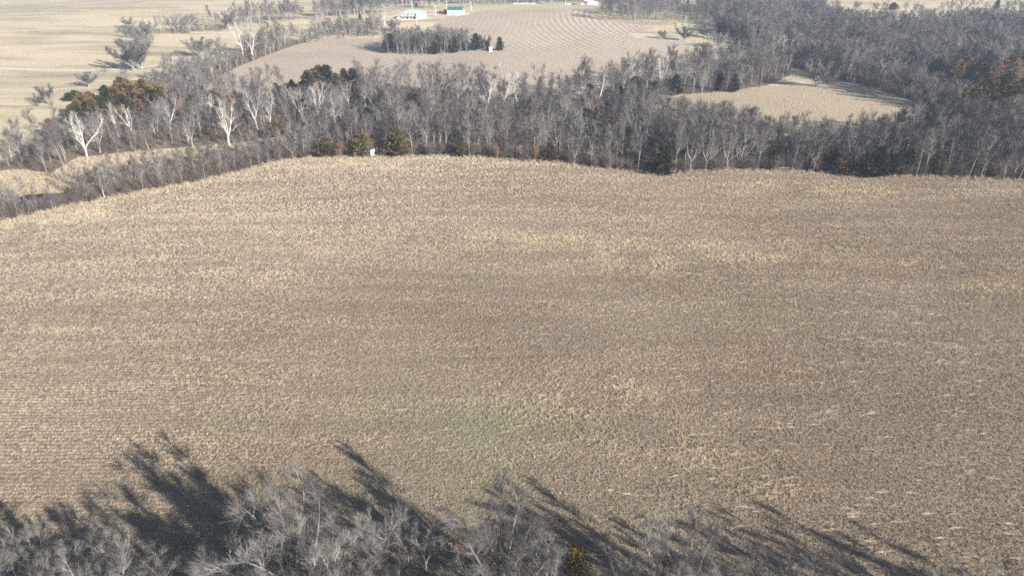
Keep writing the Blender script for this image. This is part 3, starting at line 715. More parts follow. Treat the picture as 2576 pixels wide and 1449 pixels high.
behind2 = line([(885, 34), (930, 20), (985, 14), (1030, 8), (1075, 20), (1110, 22)], 2.6, 9.0, 10)
topright = line([(2040, 26), (2085, 30), (2330, 38), (2390, 30), (2450, 30), (2550, 26), (2600, 30)], 7.0, 7.0, 12)
strip_poly = gpoly([p for p in FRONT if p[0] <= 870] + STRIP_BACK)
strip_in = clear(poisson(strip_poly, 2.1, 51), 1.5); strip_in = strip_in[~inside(strip_in, pond)]
mainw = np.r_[mainw[~inside(mainw, strip_poly)], strip_in]
right = poisson(gpoly([p for p in FRONT if p[0] >= 1650] + BACK_C[:10]), 3.3, 61); right = clear(right[inview(right, 60, 60)], 1.8)
mainw = np.r_[mainw, right]
east_edge = line([(2000, 172), (2110, 203), (2180, 221), (2260, 246), (2330, 270), (2420, 294), (2520, 314)], 1.8, 2.2, 62) + np.array([3.0, 3.0])
R1 = random.Random(21)
recs = []           # x, y, height, template kind
for P, lo, hi, kinds in ((mainw, 7.0, 15.5, 'wws'), (westw, 7.5, 12.5, 'ws'), (grove, 8, 12, 'w'), (th7, 6.5, 10.5, 'ws'), (th3, 10, 14, 'w'), (hedge, 9, 15, 'w'), (east_edge, 8, 13, 'w'), (corner, 7, 11, 'w'), (lowhedge, 6, 10.5, 'w'), (th8, 5, 9, 'w')):
    st = inside(P, strip_poly)
    for (x, y), s in zip(P, st): recs.append((x, y, R1.uniform(6.5, 9.5) if s else R1.uniform(lo, hi), 's' if s and R1.random() < .75 else R1.choice(kinds), 0))
recs_far = [(x, y, R1.uniform(9, 13.5)) for x, y in np.r_[eastw]] + [(x, y, R1.uniform(9, 15)) for x, y in np.r_[behind, behind2]] + [(x, y, R1.uniform(6, 10)) for x, y in topright]
Rp = random.Random(77)
for u in range(1690, 2290, 7):
    lim = float(np.interp(u, [1690, 1800, 1900, 2000, 2100, 2200, 2290], [246, 262, 282, 298, 306, 292, 276])) + Rp.uniform(-10, 14); sight.append((u, 6, lim, lim - 10, 0))
SG = np.array(sight)
def lower(x, y, ht):
    z0 = h1(x, y); u0, v0 = uv(x, y, z0)
    for u, du, vb, vt, k in SG:
        if abs(u - u0) < du + 250 * 0 and v0 > vb - 6:
            lim = vb - k * (vb - vt)
            if lim >= v0: return 0.0
            if uv(x, y, z0 + ht)[1] < lim:
                dx, fy, dz = ray(u0, lim); ht = min(ht, CAMZ + dz * (y / fy) - z0)
    return ht
recs = [(a, b, lower(a, b, c), k, e) for a, b, c, k, e in recs]; recs = [q for q in recs if q[2] > 3.2]
recs_far = [(a, b, lower(a, b, c)) for a, b, c in recs_far]; recs_far = [q for q in recs_far if q[2] > 3.2]
# the 300 that show largest stay single trees: those along the field edge first
fr = np.array(front_g)
def edge_d(p): return np.min(np.hypot(fr[:, 0] - p[0], fr[:, 1] - p[1]))
dens = np.vstack([np.linspace(a, b, 12) for a, b in zip(fr, fr[1:])]); fr = dens
recs.sort(key=lambda r: math.hypot(r[0], r[1]) * .35 + edge_d(r) * 1.0)
IND = 300
edge_lab = 'grey bare tree in the long wood bordering the far side of the stubble field'
for x, y, ht, k, _ in recs[:IND]:
    u0 = uv(x, y, h1(x, y))[0]; row = 'front-row ' if edge_d((x, y)) < 4.5 else ''
    if inside(np.array([[x, y]]), strip_poly)[0]: lab = 'slim grey bare tree in the strip between straw meadow and stubble field'
    elif u0 < 1090: lab = row + 'grey bare tree of the long wood around the hunting blind'
    elif u0 < 1660: lab = row + 'grey bare tree of the long wood between slim cedar and jutting dark cedar'
    else: lab = row + 'grey bare tree of the long wood screening the meadow pocket'
    if not row and 'slim grey' not in lab: lab = lab.replace('grey bare tree of', 'grey bare tree set back in')
    plant('bare_tree', R1.choice(slim_t if k == 's' else wood_t), x, y, ht, lab, group=lab.replace('tree', 'trees'))
rest = recs[IND:]
wood_src = [src_obj('wood_source', a, b) for a, b, _ in wood_t[:6]]
slim_src = [src_obj('slim_source', a, b) for a, b, _ in slim_t[:2]]
far_src = [src_obj('far_source', a, b) for a, b, _ in far_t]
def tree_scatter(name, rs, srcs, hh, label):
    n = len(rs); P = np.array([(r[0], r[1], h1(r[0], r[1]) - .05) for r in rs]); s = np.array([r[2] / hh for r in rs])
    rot = np.c_[nrs.normal(0, .04, n), nrs.normal(0, .04, n), nrs.uniform(0, 6.28, n)]
    w = s * nrs.uniform(.9, 1.2, n); make_scatter(name, P, rot, np.c_[w, w, s], srcs, label, 'woods')
tree_scatter('long_wood', rest, wood_src + slim_src, 12.3, 'mass of bare grey trees deep in the long wood beyond the field')
tree_scatter('east_wood', recs_far, far_src, 12.0, 'hazy blue-grey mass of bare trees in the great east wood')
print('trees', len(recs), len(recs_far))

# --- undergrowth
und = np.r_[poisson(regions['main_woods_floor'], 2.9, 31), poisson(regions['west_woods_floor'], 3.1, 32)]
und = und[inview(und, 40, 40) & ~inside(und, reed) & ~inside(und, pond)]
fe = np.vstack([d + np.random.RandomState(5).normal(0, 1.0, 2) * .0 for d in dens])
ed = []
Re = np.random.RandomState(15)
for i in range(len(dens) - 1):
    a, b = dens[i], dens[i + 1]; d = b - a; L = np.linalg.norm(d); n = np.array([-d[1], d[0]]) / max(L, 1e-6)
    for _ in range(int(L / .6) + 1): ed.append(a + d * Re.rand() + n * (1.0 + abs(Re.normal(0, 2.4))))
und = np.r_[und, np.array(ed), grove + 1.2, th7 + 1.0, corner + .8, lowhedge + .5]
sh_src = [src_obj('brush_source', m) for m in shrub_t]
n = len(und); s = nrs.uniform(.45, 1.5, n)
make_scatter('undergrowth', np.c_[und, H(und[:, 0], und[:, 1])], np.c_[np.zeros((n, 2)), nrs.uniform(0, 6.28, n)], np.c_[s, s, s], sh_src, 'brown tangle of twiggy brush beneath the long wood', 'undergrowth')
eu = np.r_[poisson(regions['east_woods_floor'], 5.0, 33), east_edge, east_edge + 1.3, east_edge + np.array([2.5, 1.0])]; eu = eu[inview(eu, 40, 40)]; n = len(eu); s = nrs.uniform(.8, 1.5, n)
make_scatter('east_undergrowth', np.c_[eu, H(eu[:, 0], eu[:, 1])], np.c_[np.zeros((n, 2)), nrs.uniform(0, 6.28, n)], np.c_[s, s, s], sh_src, 'brush beneath the great east wood', 'undergrowth')
nu = poisson(np.array([(-80, 52), (-62, 51.5), (-42, 50), (-18, 49), (4, 49), (24, 46.5), (36, 40.5), (60, 34), (60, 26), (-80, 30)]), 1.45, 34); nu = nu[nrs.rand(len(nu)) < np.where(nu[:, 0] > 8, .5, .9)]; n = len(nu); s = nrs.uniform(.35, 1.0, n)
make_scatter('near_undergrowth', np.c_[nu, H(nu[:, 0], nu[:, 1])], np.c_[np.zeros((n, 2)), nrs.uniform(0, 6.28, n)], np.c_[s, s, s], [src_obj('near_brush_source', m) for m in shrub_near], 'grey twiggy brush filling the near strip of trees', 'undergrowth')
def bush(u, v, vt, lab, grp=None):
    x, y = gp(u, v); o = empty('bare_bush', (x, y, h1(x, y)), u * .7, hgt(u, v, vt) / 3.2); link('stems', shrub_t[u % 4], o); tag(o, lab, 'bush', grp)
bush(93, 268, 246, 'dark twiggy bush below the hazy tree in the west pasture'); bush(132, 266, 248, 'second dark bush touching the hazy tree in the west pasture'); bush(264, 182, 157, 'low bare bush at the gravel roadside')
bush(1945, 176, 152, 'dark round bush on the shaded grass by the huge round tree')

# ------------------------------------------------------------------ straw and stubble
def tuft(seed, n, ln, wd, flat, sp):
    R = random.Random(seed); mb = MB()
    for _ in range(n):
        p = Vector((R.gauss(0, sp), R.gauss(0, sp), -.01)); az = R.uniform(0, 6.28); el = R.uniform(*flat)
        d = Vector((math.cos(az) * math.cos(el), math.sin(az) * math.cos(el), math.sin(el))); L = ln * R.uniform(.6, 1.3)
        w = d.cross(Vector((R.gauss(0, 1), R.gauss(0, 1), R.gauss(0, 1)))).normalized() * wd
        m = p + d * L * .55; e = p + d * L + Vector((0, 0, -.12 * L)); mb.tri(p - w, p + w, m + w * .7); mb.tri(p - w, m + w * .7, m - w * .7); mb.tri(m - w * .7, m + w * .7, e)
    return mb.mesh('tuft', M['straw'])
tuft_src = [src_obj('tuft_source', tuft(500 + i, 13, .34, .020, (.15, 1.2), .11)) for i in range(5)]
tall_src = [src_obj('tall_grass_source', tuft(520 + i, 22, .95, .022, (.8, 1.5), .22)) for i in range(4)]
def swath(seed):
    R = random.Random(seed); mb = MB()
    for _ in range(26):
        p = Vector((R.gauss(0, .45), R.gauss(0, .08), R.uniform(.0, .12))); az = R.gauss(0, .28); d = Vector((math.cos(az), math.sin(az), R.gauss(.03, .1))).normalized()
        if R.random() < .5: d.x *= -1
        L = R.uniform(.25, .7); w = d.cross(Vector((0, R.gauss(0, .3), 1))).normalized() * .022; e = p + d * L; mb.tri(p - w, p + w, e + w); mb.tri(p - w, e + w, e - w)
    return mb.mesh('swath', M['straw'])
swath_src = [src_obj('swath_source', swath(540 + i)) for i in range(4)]
A_ = np.array
def straw_cols(x, y, n, R):
    pa, gr = blobs(x, y, PATCH), blobs(x, y, GREEN); t = R.rand(n)[:, None]
    base = A_([.385, .318, .238]) * (1 - t) + A_([.52, .437, .332]) * t
    dark = np.clip(.5 + .5 * smooth_noise(x, y, 30.0), 0, 1)[:, None]
    base = base * (1.0 - .16 * dark)
    lit_far = (np.clip((y - 95) / 85.0, 0, 1) * np.clip(1.15 - (x + 10) / 190.0, .25, 1) * R.uniform(.3, 1.0, n))[:, None] * .75; base = base * (1 - lit_far) + A_([.64, .545, .425]) * lit_far  # paler far and left: effect of the sun's angle put into straw colour
    base = base * (1 + .12 * np.clip(smooth_noise(x * .10, y * 1.0 + .9 * np.sin(x * .021), 7.0), -1.3, 1.3) + .09 * np.clip(smooth_noise(x * .06 + 40, y * 1.0, 2.6), -1.3, 1.3))[:, None]
    dim_right = np.clip((x + 20) / 130.0, 0, 1)[:, None] * .6  # right side dimmer and browner: weaker sunlit brightness painted into the straw
    base = base * (1 - dim_right) + base * A_([.86, .78, .70]) * dim_right
    p = (pa * R.uniform(.2, .8, n))[:, None]; base = base * (1 - p) + A_([.60, .50, .335]) * p
    g = (gr * R.uniform(.1, .6, n))[:, None]; return base * (1 - g) + A_([.37, .37, .24]) * g
def field_points():
    R = np.random.RandomState(9); out = []
    for y0, y1, sp, st in ((40, 100, .70, .20), (100, 160, .72, .28), (160, 235, .74, .38)):
        ys = np.arange(y0, y1, sp)
        for yy in ys:
            hw = (yy * CP + CAMZ * SP) * W / 2 / F + 14; xs = np.arange(-hw, hw, st); k = len(xs); j = np.clip((xs + 75) / 150, .13, .5)
            out.append(np.c_[xs + R.normal(0, st * .4, k), yy + R.normal(0, 1, k) * sp * j + .9 * np.sin(xs * .021) + 2.2 * np.exp(-((xs - 95) / 45) ** 2)])
    P = np.vstack(out); P = P[inside(P, regions['main_field']) & inview(P, 130, 60)]
    return P[R.rand(len(P)) < .86], R
FP, RF = field_points(); n = len(FP)
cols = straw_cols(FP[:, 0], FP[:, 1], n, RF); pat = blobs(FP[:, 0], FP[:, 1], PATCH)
s = RF.uniform(.5, 1.05, n) * (1 + .6 * pat) * (1 + np.clip((FP[:, 1] - 100) / 300, 0, .4))
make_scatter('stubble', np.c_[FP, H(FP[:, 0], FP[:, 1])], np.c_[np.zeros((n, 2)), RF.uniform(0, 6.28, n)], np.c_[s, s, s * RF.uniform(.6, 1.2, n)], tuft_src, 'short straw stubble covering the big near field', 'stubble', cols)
print('tufts', n)
# laid straw streaks, mostly on the sunny right of the field
n = 30000; sx = RF.uniform(-140, 170, n); sy = RF.uniform(46, 205, n); P = np.c_[sx, sy]
keep = inside(P, regions['main_field']) & inview(P, 60, 40); pr = .05 + .35 * np.clip((sx + 10) / 70, 0, 1) + .9 * blobs(sx, sy, PATCH)
P = P[keep & (RF.rand(n) < pr * (.6 + .6 * np.clip(smooth_noise(sx, sy * 2.2, 16.0), -.6, 1)))]; n = len(P); s = RF.uniform(.3, 1.1, n)
make_scatter('laid_straw', np.c_[P, H(P[:, 0], P[:, 1]) + .06], np.c_[np.zeros((n, 2)), RF.normal(0, .16, n) - .25 * np.clip((P[:, 0] - 20) / 90, 0, 1)], np.c_[s * 1.1, s * .8, s], swath_src, 'pale straw lying in streaks across the big near field', 'straw', A_([.52, .44, .33]) * RF.uniform(.8, 1.2, (n, 1)))
# rank grass along the field edge and round the meadows
eg = []
for i in range(len(dens) - 1):
    a, b = dens[i], dens[i + 1]; d = b - a; L = np.linalg.norm(d); nn = np.array([-d[1], d[0]]) / max(L, 1e-6)
    left = max(0., min(1., (-a[0] - 20) / 60))
    for _ in range(int(L * (1.4 + 5 * left)) + 1): eg.append(a + d * Re.rand() + nn * Re.normal(-.6 - 2.2 * left * Re.rand(), .9 + .8 * left))
for k, dd in (('reed_meadow', .95),):
    q = poisson(regions[k], dd, 41); eg += list(q[inview(q, 40, 40) & ~inside(q, pond)])
eg = np.array(eg); n = len(eg); t = RF.rand(n)[:, None]; gc = A_([.36, .295, .21]) * (1 - t) + A_([.54, .45, .325]) * t; s = RF.uniform(.5, 1.25, n)
make_scatter('rank_grass', np.c_[eg, H(eg[:, 0], eg[:, 1])], np.c_[np.zeros((n, 2)), RF.uniform(0, 6.28, n)], np.c_[s, s, s], tall_src, 'tall dry grass along the wood edges and wet meadows', 'dry grass', gc)
print('rank', n)

# ------------------------------------------------------------------ buildings and farm things
def box_mesh(parts):
    """boxes (x0,x1,y0,y1,z0,z1) as one mesh data"""
    v, f = [], []
    for x0, x1, y0, y1, z0, z1 in parts:
        b = len(v); v += [(x0, y0, z0), (x1, y0, z0), (x1, y1, z0), (x0, y1, z0), (x0, y0, z1), (x1, y0, z1), (x1, y1, z1), (x0, y1, z1)]
        f += [tuple(b + i for i in q) for q in ((3, 2, 1, 0), (4, 5, 6, 7), (0, 1, 5, 4), (1, 2, 6, 5), (2, 3, 7, 6), (3, 0, 4, 7))]
    return v, f
def part(name, par, mat, *boxes): v, f = box_mesh(boxes); return mesh_obj(name, v, f, mat, par)
def gable(name, par, mat, x0, x1, y0, y1, z, rise, over=.35, th=.18):
    """pitched roof, ridge along x"""
    a, b, c, d = x0 - over, x1 + over, y0 - over, y1 + over; ym = (y0 + y1) / 2; dz = rise / ((y1 - y0) / 2) * over
    v = [(a, c, z - dz), (b, c, z - dz), (b, ym, z + rise), (a, ym, z + rise), (a, d, z - dz), (b, d, z - dz)]
    v += [(p[0], p[1], p[2] + th) for p in v]
    f = [(0, 3, 2, 1), (3, 4, 5, 2), (6, 7, 8, 9), (9, 8, 11, 10), (0, 1, 7, 6), (4, 10, 11, 5), (0, 6, 9, 3), (3, 9, 10, 4), (1, 2, 8, 7), (2, 5, 11, 8)]
    return mesh_obj(name, v, f, mat, par)
def gable_wall(name, par, mat, x0, x1, y0, y1, z, rise):
    ym = (y0 + y1) / 2
    v = [(x0, y0, -.4), (x1, y0, -.4), (x1, y1, -.4), (x0, y1, -.4), (x0, y0, z), (x1, y0, z), (x1, y1, z), (x0, y1, z), (x0, ym, z + rise), (x1, ym, z + rise)]
    return mesh_obj(name, v, [(0, 1, 5, 4), (2, 3, 7, 6), (1, 2, 6, 9, 5), (3, 0, 4, 8, 7)], mat, par)
def hip(name, par, mat, x0, x1, y0, y1, z, rise, over=.5, th=.2, in_=None):
    a, b, c, d = x0 - over, x1 + over, y0 - over, y1 + over; ym = (c + d) / 2; r = in_ or (d - c) / 2
    v = [(a, c, z), (b, c, z), (b, d, z), (a, d, z), (a, c, z + th), (b, c, z + th), (b, d, z + th), (a, d, z + th), (a + r, ym, z + rise), (b - r, ym, z + rise)]
    return mesh_obj(name, v, [(3, 2, 1, 0), (0, 1, 5, 4), (1, 2, 6, 5), (2, 3, 7, 6), (3, 0, 4, 7), (4, 5, 9, 8), (5, 6, 9), (6, 7, 8, 9), (7, 4, 8)], mat, par)
def site(name, u, v, rz=0.0, z=None):
    x, y = gp(u, v); return empty(name, (x, y, h1(x, y) if z is None else z), rz)
Mb = dict(cream=plain('cream_siding', (.74, .68, .58), .6, .04), green=plain('green_metal_roof', (.02, .145, .14), .5, .08), teal=plain('pale_teal_roof', (.34, .45, .44), .5, .05),
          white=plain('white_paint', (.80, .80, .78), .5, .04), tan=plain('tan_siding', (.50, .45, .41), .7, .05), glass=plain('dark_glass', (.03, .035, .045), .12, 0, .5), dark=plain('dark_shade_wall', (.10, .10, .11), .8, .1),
          deck=plain('weathered_deck', (.30, .28, .26), .8, .1), slab=plain('concrete_slab', (.62, .60, .56), .9, .05), bluegrey=plain('blue_grey_metal', (.42, .48, .52), .4, .05), slate=plain('slate_roof', (.09, .10, .13), .7, .1),
          red=plain('red_paint', (.45, .02, .03), .3, .05, .5), darkred=plain('dark_red_paint', (.25, .03, .05), .35, .05, .5), black=plain('black_rubber', (.02, .02, .022), .8), blue=plain('blue_paint', (.03, .06, .14), .3, .05, .5),
          pole=plain('weathered_pole', (.42, .37, .31), .85, .1), polew=plain('pale_pole', (.70, .66, .60), .8, .05), steel=plain('galvanised_steel', (.45, .46, .47), .4, .08), wire=plain('dark_wire', (.06, .06, .06), .5))
# house with pale teal hip roof and deck
h = site('farmhouse', 1041, 49, .03); h.scale = (.74,) * 3; tag(h, 'long farmhouse with pale teal hip roof and raised deck on posts', 'house')
part('wall', h, Mb['cream'], (-12, 2.5, 0, 11, -.5, 5.2)); part('garage_wall', h, Mb['tan'], (2.5, 12, -1.2, 11, -.5, 5.2)); hip('roof', h, Mb['teal'], -12, 12, -.4, 11, 5.2, 3.2)
part('patio', h, Mb['slab'], (-12.5, 2.3, -3.6, -.02, -.5, .08)); part('deck', h, Mb['deck'], (-12, 2.2, -2.6, -.02, 2.55, 2.75))
for i in range(7): part('deck_post', h, Mb['deck'], (-11.9 + i * 2.3, -11.7 + i * 2.3, -2.55, -2.35, .08, 2.55))
rl = part('railing', h, Mb['deck'], (-12, 2.2, -2.6, -2.52, 3.65, 3.75))
for i in range(20): part('baluster', rl, Mb['deck'], (-11.9 + i * .72, -11.84 + i * .72, -2.59, -2.53, 2.75, 3.65))
for x0, x1, z0, z1 in ((-11, -9.4, .1, 2.2), (-8, -5.6, .1, 2.3), (-3.6, -1.8, .1, 2.2), (-1, 1.6, .1, 2.3), (-10.6, -9.2, 3.2, 4.6), (-6.4, -5.0, 2.8, 4.8), (-3, -1.6, 3.2, 4.6), (.6, 1.9, 2.8, 4.8)):
    w = part('window', h, Mb['white'], (x0 - .1, x1 + .1, -.06, -.001, z0 - .05, z1 + .1)); part('pane', w, Mb['glass'], (x0, x1, -.09, -.06, z0, z1))
for x0 in (5.2, 8.4): part('window', h, Mb['white'], (x0, x0 + 1.2, -1.28, -1.203, 1.0, 2.0))
part('vent_pipe', h, Mb['dark'], (-4.0, -3.7, 2.6, 2.9, 6.3, 7.3)); part('stair', h, Mb['deck'], (2.3, 3.2, -3.4, -1.25, -.4, 2.2))
# barn
h = site('barn', 1145, 38.5, -.06); h.scale = (.74,) * 3; tag(h, 'cream barn with green metal roof at the top of the crop field', 'barn')
gable_wall('wall', h, Mb['cream'], -8.2, 8.2, 0, 9, 4.7, 2.6); gable('roof', h, Mb['green'], -8.2, 8.2, 0, 9, 4.72, 2.6)
for x0 in (-3.6, -1.9): w = part('window', h, Mb['deck'], (x0, x0 + 1.2, -.05, -.001, .1, 1.7)); part('pane', w, Mb['dark'], (x0 + .12, x0 + 1.08, -.08, -.05, .2, 1.5))
part('door', h, Mb['white'], (8.205, 8.26, 3, 6, -.3, 3.4)); part('trim', h, Mb['white'], (-8.22, 8.22, -.04, -.001, 4.35, 4.6)); part('roof_vent', h, Mb['dark'], (4.8, 5.6, 4.1, 4.9, 7.4, 8.1))
# cabin inside the grove
h = site('cabin', 1083, 104, .05); h.scale = (.72,) * 3; tag(h, 'white cabin with blue-grey metal roof hidden in the cedar grove', 'cabin')
gable_wall('wall', h, Mb['white'], -8, 8, 0, 5, 3.2, 1.3); gable('roof', h, Mb['bluegrey'], -8, 8, 0, 5, 3.22, 1.3)
for x0 in (-6, -2.5, 1, 4.5): w = part('window', h, Mb['deck'], (x0, x0 + 1.2, -.05, -.001, 1.2, 2.4)); part('pane', w, Mb['glass'], (x0 + .1, x0 + 1.1, -.08, -.05, 1.3, 2.3))
# white farmhouse beyond the crest
YB = 742.0
def at_y(name, u, v, Y, rz=0.0):
    dx, fy, dz = ray(u, v); x = dx * Y / fy; return empty(name, (x, Y, h1(x, Y)), rz)
h = at_y('white_farmhouse', 1478, 16, YB, .05); tag(h, 'small two-storey white farmhouse with slate hip roof and dark porch', 'house')
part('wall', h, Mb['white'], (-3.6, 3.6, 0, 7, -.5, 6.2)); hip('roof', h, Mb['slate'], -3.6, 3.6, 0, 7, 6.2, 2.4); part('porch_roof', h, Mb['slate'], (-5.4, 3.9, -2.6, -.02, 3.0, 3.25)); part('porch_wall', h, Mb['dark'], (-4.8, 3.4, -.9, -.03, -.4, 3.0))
for i in range(5): part('porch_post', h, Mb['white'], (-5.2 + i * 2.15, -5.0 + i * 2.15, -2.5, -2.3, -.4, 3.0))
for x0 in (-2.6, -.6, 1.5): w = part('window', h, Mb['slab'], (x0, x0 + 1.1, -.06, -.001, 4.0, 5.5)); part('pane', w, Mb['glass'], (x0 + .1, x0 + 1.0, -.09, -.06, 4.1, 5.4))
part('side_wing', h, Mb['white'], (3.62, 6.2, 2, 6.5, -.4, 4.6)); part('chimney', h, Mb['dark'], (.6, 1.3, 3.2, 3.9, 7.4, 9.4))
def wheel(par, x, y, r, w=.22):
    mb = MB(); n = 14; ring = [(math.cos(6.2832 * i / n) * r, math.sin(6.2832 * i / n) * r) for i in range(n)]
    v = [(a, -w / 2, b) for a, b in ring] + [(a, w / 2, b) for a, b in ring]; f = [tuple(range(n - 1, -1, -1)), tuple(range(n, 2 * n))] + [(i, (i + 1) % n, n + (i + 1) % n, n + i) for i in range(n)]
    o = mesh_obj('wheel', v, f, Mb['black'], par); o.location = (x, y, r); return o
def extrude_profile(name, par, mat, prof, y0, y1):
    n = len(prof); v = [(a, y0, b) for a, b in prof] + [(a, y1, b) for a, b in prof]
    return mesh_obj(name, v, [tuple(range(n)), tuple(range(2 * n - 1, n - 1, -1))] + [(i, n + i, n + (i + 1) % n, (i + 1) % n) for i in range(n)], mat, par)
def car(root, mat, pickup=False):
    if pickup: prof = [(-2.7, .45), (2.7, .45), (2.75, .95), (1.5, 1.1), (.9, 1.8), (-.6, 1.8), (-.75, 1.12), (-2.7, 1.12)]
    else: prof = [(-2.2, .4), (2.2, .4), (2.25, .85), (1.2, 1.0), (.5, 1.5), (-1.2, 1.5), (-2.0, 1.0), (-2.25, .9)]
    extrude_profile('body', root, mat, prof, -.9, .9)
    g = [(1.05, 1.12), (.8, 1.7), (-.5, 1.7), (-.6, 1.12)] if pickup else [(.95, 1.02), (.42, 1.42), (-1.1, 1.42), (-1.6, 1.02)]
    extrude_profile('window', root, Mb['glass'], g, -.93, -.902); extrude_profile('window', root, Mb['glass'], g, .902, .93)
    for x in (-1.5, 1.5):
        for y in (-.8, .8): wheel(root, x, y, .38 if pickup else .33)
o = site('pickup_truck', 1116, 36.5, .1); car(o, Mb['red'], True); tag(o, 'bright red pickup truck parked beside the cream barn', 'truck')
o = site('parked_car', 1108, 33.5, .4); car(o, Mb['darkred']); tag(o, 'dark red car parked behind the red pickup near the barn', 'car')
o = site('cargo_trailer', 1121, 35.0, .0); tag(o, 'black cargo trailer against the end of the barn', 'trailer'); part('body', o, Mb['black'], (-1.4, 1.4, -1, 1, .5, 2.7)); part('door', o, Mb['dark'], (-1.1, 1.1, -1.05, -1.002, .7, 2.5))
for x in (-.6, .6): wheel(o, x, -1.1, .36)
for u, m, lab in ((1431, 'white', 'white car parked under trees short of the white farmhouse'), (1444, 'blue', 'dark blue car parked between the white ones before the farmhouse'), (1464, 'slab', 'pale silver car parked at the white farmhouse porch')):
    o = at_y('parked_car', u, 17, 716, .2); car(o, Mb[m]); tag(o, lab, 'car', 'cars at the white farmhouse')
o = at_y('camper_trailer', 1490, 18, 705, .08); tag(o, 'long white camper trailer parked in front of the white farmhouse', 'camper')
extrude_profile('body', o, Mb['white'], [(-5, .6), (4.4, .6), (5, 1.4), (4.6, 3.0), (3.2, 3.5), (-4.4, 3.5), (-5, 3.0)], -1.2, 1.2)
for x0 in (-3.6, -1.2, 1.4, 3.0): part('window', o, Mb['glass'], (x0, x0 + .9, -1.25, -1.202, 1.8, 2.5))
for x in (-1.0, .2): wheel(o, x, -1.1, .4)
part('hitch', o, Mb['black'], (4.9, 6.0, -.1, .1, .55, .7))
o = at_y('white_fence', 1320, 18, 700); tag(o, 'low white rail fence along the crest of the crop field', 'fence')
for i in range(11): part('post', o, Mb['white'], (-10.5 + i * 2.1, -10.3 + i * 2.1, -.1, .1, -.3, 1.35))
for z in (.5, 1.05): part('rail', o, Mb['white'], (-10.5, 10.7, -.14, -.1, z, z + .2))
# propane tank, privy, poles
o = site('propane_tank', 1003.5, 49.5, .2); tag(o, 'white propane tank on the lawn beside the farmhouse', 'tank')
mb = MB(); mb.tube([Vector((x, 0, .95)) for x in (-1.6, -1.5, -1.25, 1.25, 1.5, 1.6)], [.12, .4, .58, .58, .4, .12], 14); ob = link('shell', mb.mesh('shell', Mb['white'], True), o)
for x in (-.9, .9): part('leg', o, Mb['steel'], (x - .1, x + .1, -.4, .4, -.2, .6))
part('valve_cap', o, Mb['steel'], (-.2, .2, -.2, .2, 1.5, 1.75))
o = site('privy', 1233.5, 130, .35); tag(o, 'tiny white privy hut at the end of the cedar grove', 'hut'); gable_wall('wall', o, Mb['white'], -.8, .8, -.7, .7, 2.0, .35); gable('roof', o, Mb['white'], -.8, .8, -.7, .7, 2.02, .35, .12, .06); part('door', o, Mb['slab'], (-.4, .4, -.74, -.702, .05, 1.8))
def pole(u, vb, vt, mat, lab, arm=True, Y=None):
    if Y is None: o = site('utility_pole', u, vb, .2); ht = hgt(u, vb, vt)
    else: o = at_y('utility_pole', u, vb, Y, .2); ht = 11.0
    mb = MB(); mb.tube([Vector((0, 0, -.5)), Vector((0, 0, ht * .5)), Vector((0, 0, ht))], [.19, .16, .12], 8); link('post', mb.mesh('post', mat, True), o); tag(o, lab, 'pole', 'utility poles')
    if arm:
        part('crossarm', o, mat, (-1.1, 1.1, -.17, -.05, ht - .7, ht - .55))
        for x in (-1, 0, 1): part('insulator', o, Mb['white'], (x - .05, x + .05, -.16, -.06, ht - .55, ht - .35))
pole(1049, 80, 49, Mb['polew'], 'pale utility pole on the lawn below the farmhouse'); pole(1096, 42, 15, Mb['polew'], 'pale yard pole with lamp between farmhouse and barn'); pole(1103, 44, 25, Mb['pole'], 'dark short post beside the pale yard pole', False)
pole(1037, 24, -4, Mb['polew'], 'pale pole rising behind the teal roof'); pole(1071, 28, 14, Mb['pole'], 'dark post at the far corner of the farmhouse yard', False); pole(1124, 27, 3, Mb['polew'], 'pale pole just behind the barn roof'); pole(1185, 27, 4, Mb['polew'], 'pale pole past the barn at the crest'); pole(1422, 20, 0, Mb['polew'], 'pale pole beyond the crest near the parked white car', True, 700)
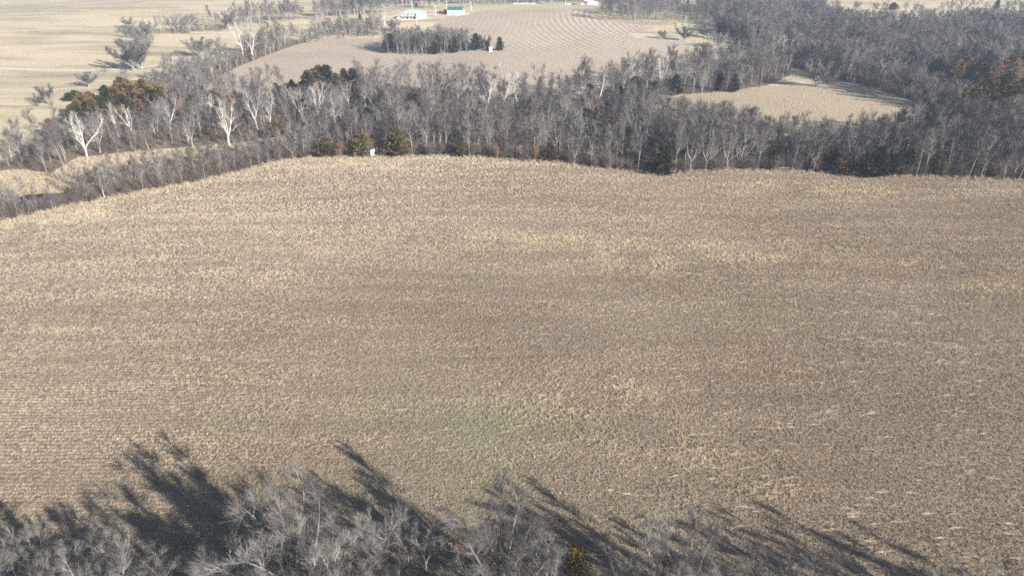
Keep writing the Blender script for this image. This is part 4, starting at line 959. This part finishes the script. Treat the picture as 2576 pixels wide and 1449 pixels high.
# hunting blind at the field edge
o = site('hunting_blind', 932, 393.5, -.55); tag(o, 'white box hunting blind on short legs at the wood edge', 'hunting blind')
part('floor', o, Mb['deck'], (-1.15, 1.15, -.8, .8, .55, .65)); part('wall', o, Mb['steel'], (-1.1, 1.1, -.75, .75, .65, 2.3)); part('roof', o, Mb['dark'], (-1.3, 1.3, -.95, .95, 2.302, 2.4))  # grey wall colour stands for the shaded face of the white box
part('lit_side_panel', o, Mb['white'], (1.102, 1.14, -.74, .74, .6, 2.28)); w = part('window', o, Mb['white'], (-.95, .2, -.8, -.752, 1.25, 1.95)); part('pane', w, Mb['bluegrey'], (-.85, .1, -.82, -.8, 1.32, 1.88))  # white panel paints the sunlit side of the same box
for x in (-1.15, 1.0):
    for y in (-.85, .75): part('leg', o, Mb['white'], (x, x + .12, y, y + .12, -.3, 2.3))
# fallen dead trees at the field edge
def fallen(u, v, rz, L, lab, seed):
    R = random.Random(seed); x, y = gp(u, v); o = empty('fallen_tree', (x, y, h1(x, y)), rz); tag(o, lab, 'fallen tree', 'fallen dead trees')
    mb = MB(); p, d = path_of(R, Vector((-L / 2, 0, .5)), Vector((1, 0, .06)), L, 6, .08, 0); mb.tube(p, [.2 * (1 - .13 * i) for i in range(7)], 6); link('trunk', mb.mesh('trunk', M['dead'], True), o)
    for k in range(7):
        mb = MB(); q = p[2 + k % 4]; dd = side_dir(R, d[2], .7); dd.z = abs(dd.z); b, bd = path_of(R, q, dd, R.uniform(1.5, 4), 4, .2, -.03); mb.tube(b, [.07, .06, .045, .03, .012], 4)
        for j in range(5): s0 = b[1 + j % 3]; mb.spike(s0, s0 + side_dir(R, bd[1], .7) * R.uniform(.4, 1.2), .02)
        link('branch', mb.mesh('branch', M['dead']), o)
fallen(1490, 412, -.12, 11, 'pale fallen trunk with upturned limb at the field edge', 1); fallen(1812, 424, .15, 7, 'heap of pale fallen branches by the jutting wood corner', 2); fallen(1978, 427, .05, 9, 'long pale fallen limb at the eastern field edge', 3); fallen(1330, 400, .3, 6, 'short pale fallen log under grey trees near the slim cedar', 4)

# ------------------------------------------------------------------ the air
v, f = box_mesh([(-7500, 7500, -1500, 9500, -6, 75)])
hz = mesh_obj('haze', v, f); tag(hz, 'thin bluish haze over the whole valley', 'haze', kind='stuff')
m = bpy.data.materials.new('haze'); m.use_nodes = True; nt = m.node_tree; nt.nodes.remove(nt.nodes['Principled BSDF'])
pv = nt.nodes.new('ShaderNodeVolumePrincipled'); pv.inputs['Color'].default_value = (.64, .77, 1.0, 1); pv.inputs['Density'].default_value = 0.00024
nt.links.new(pv.outputs[0], nt.nodes['Material Output'].inputs['Volume']); hz.data.materials.append(m)
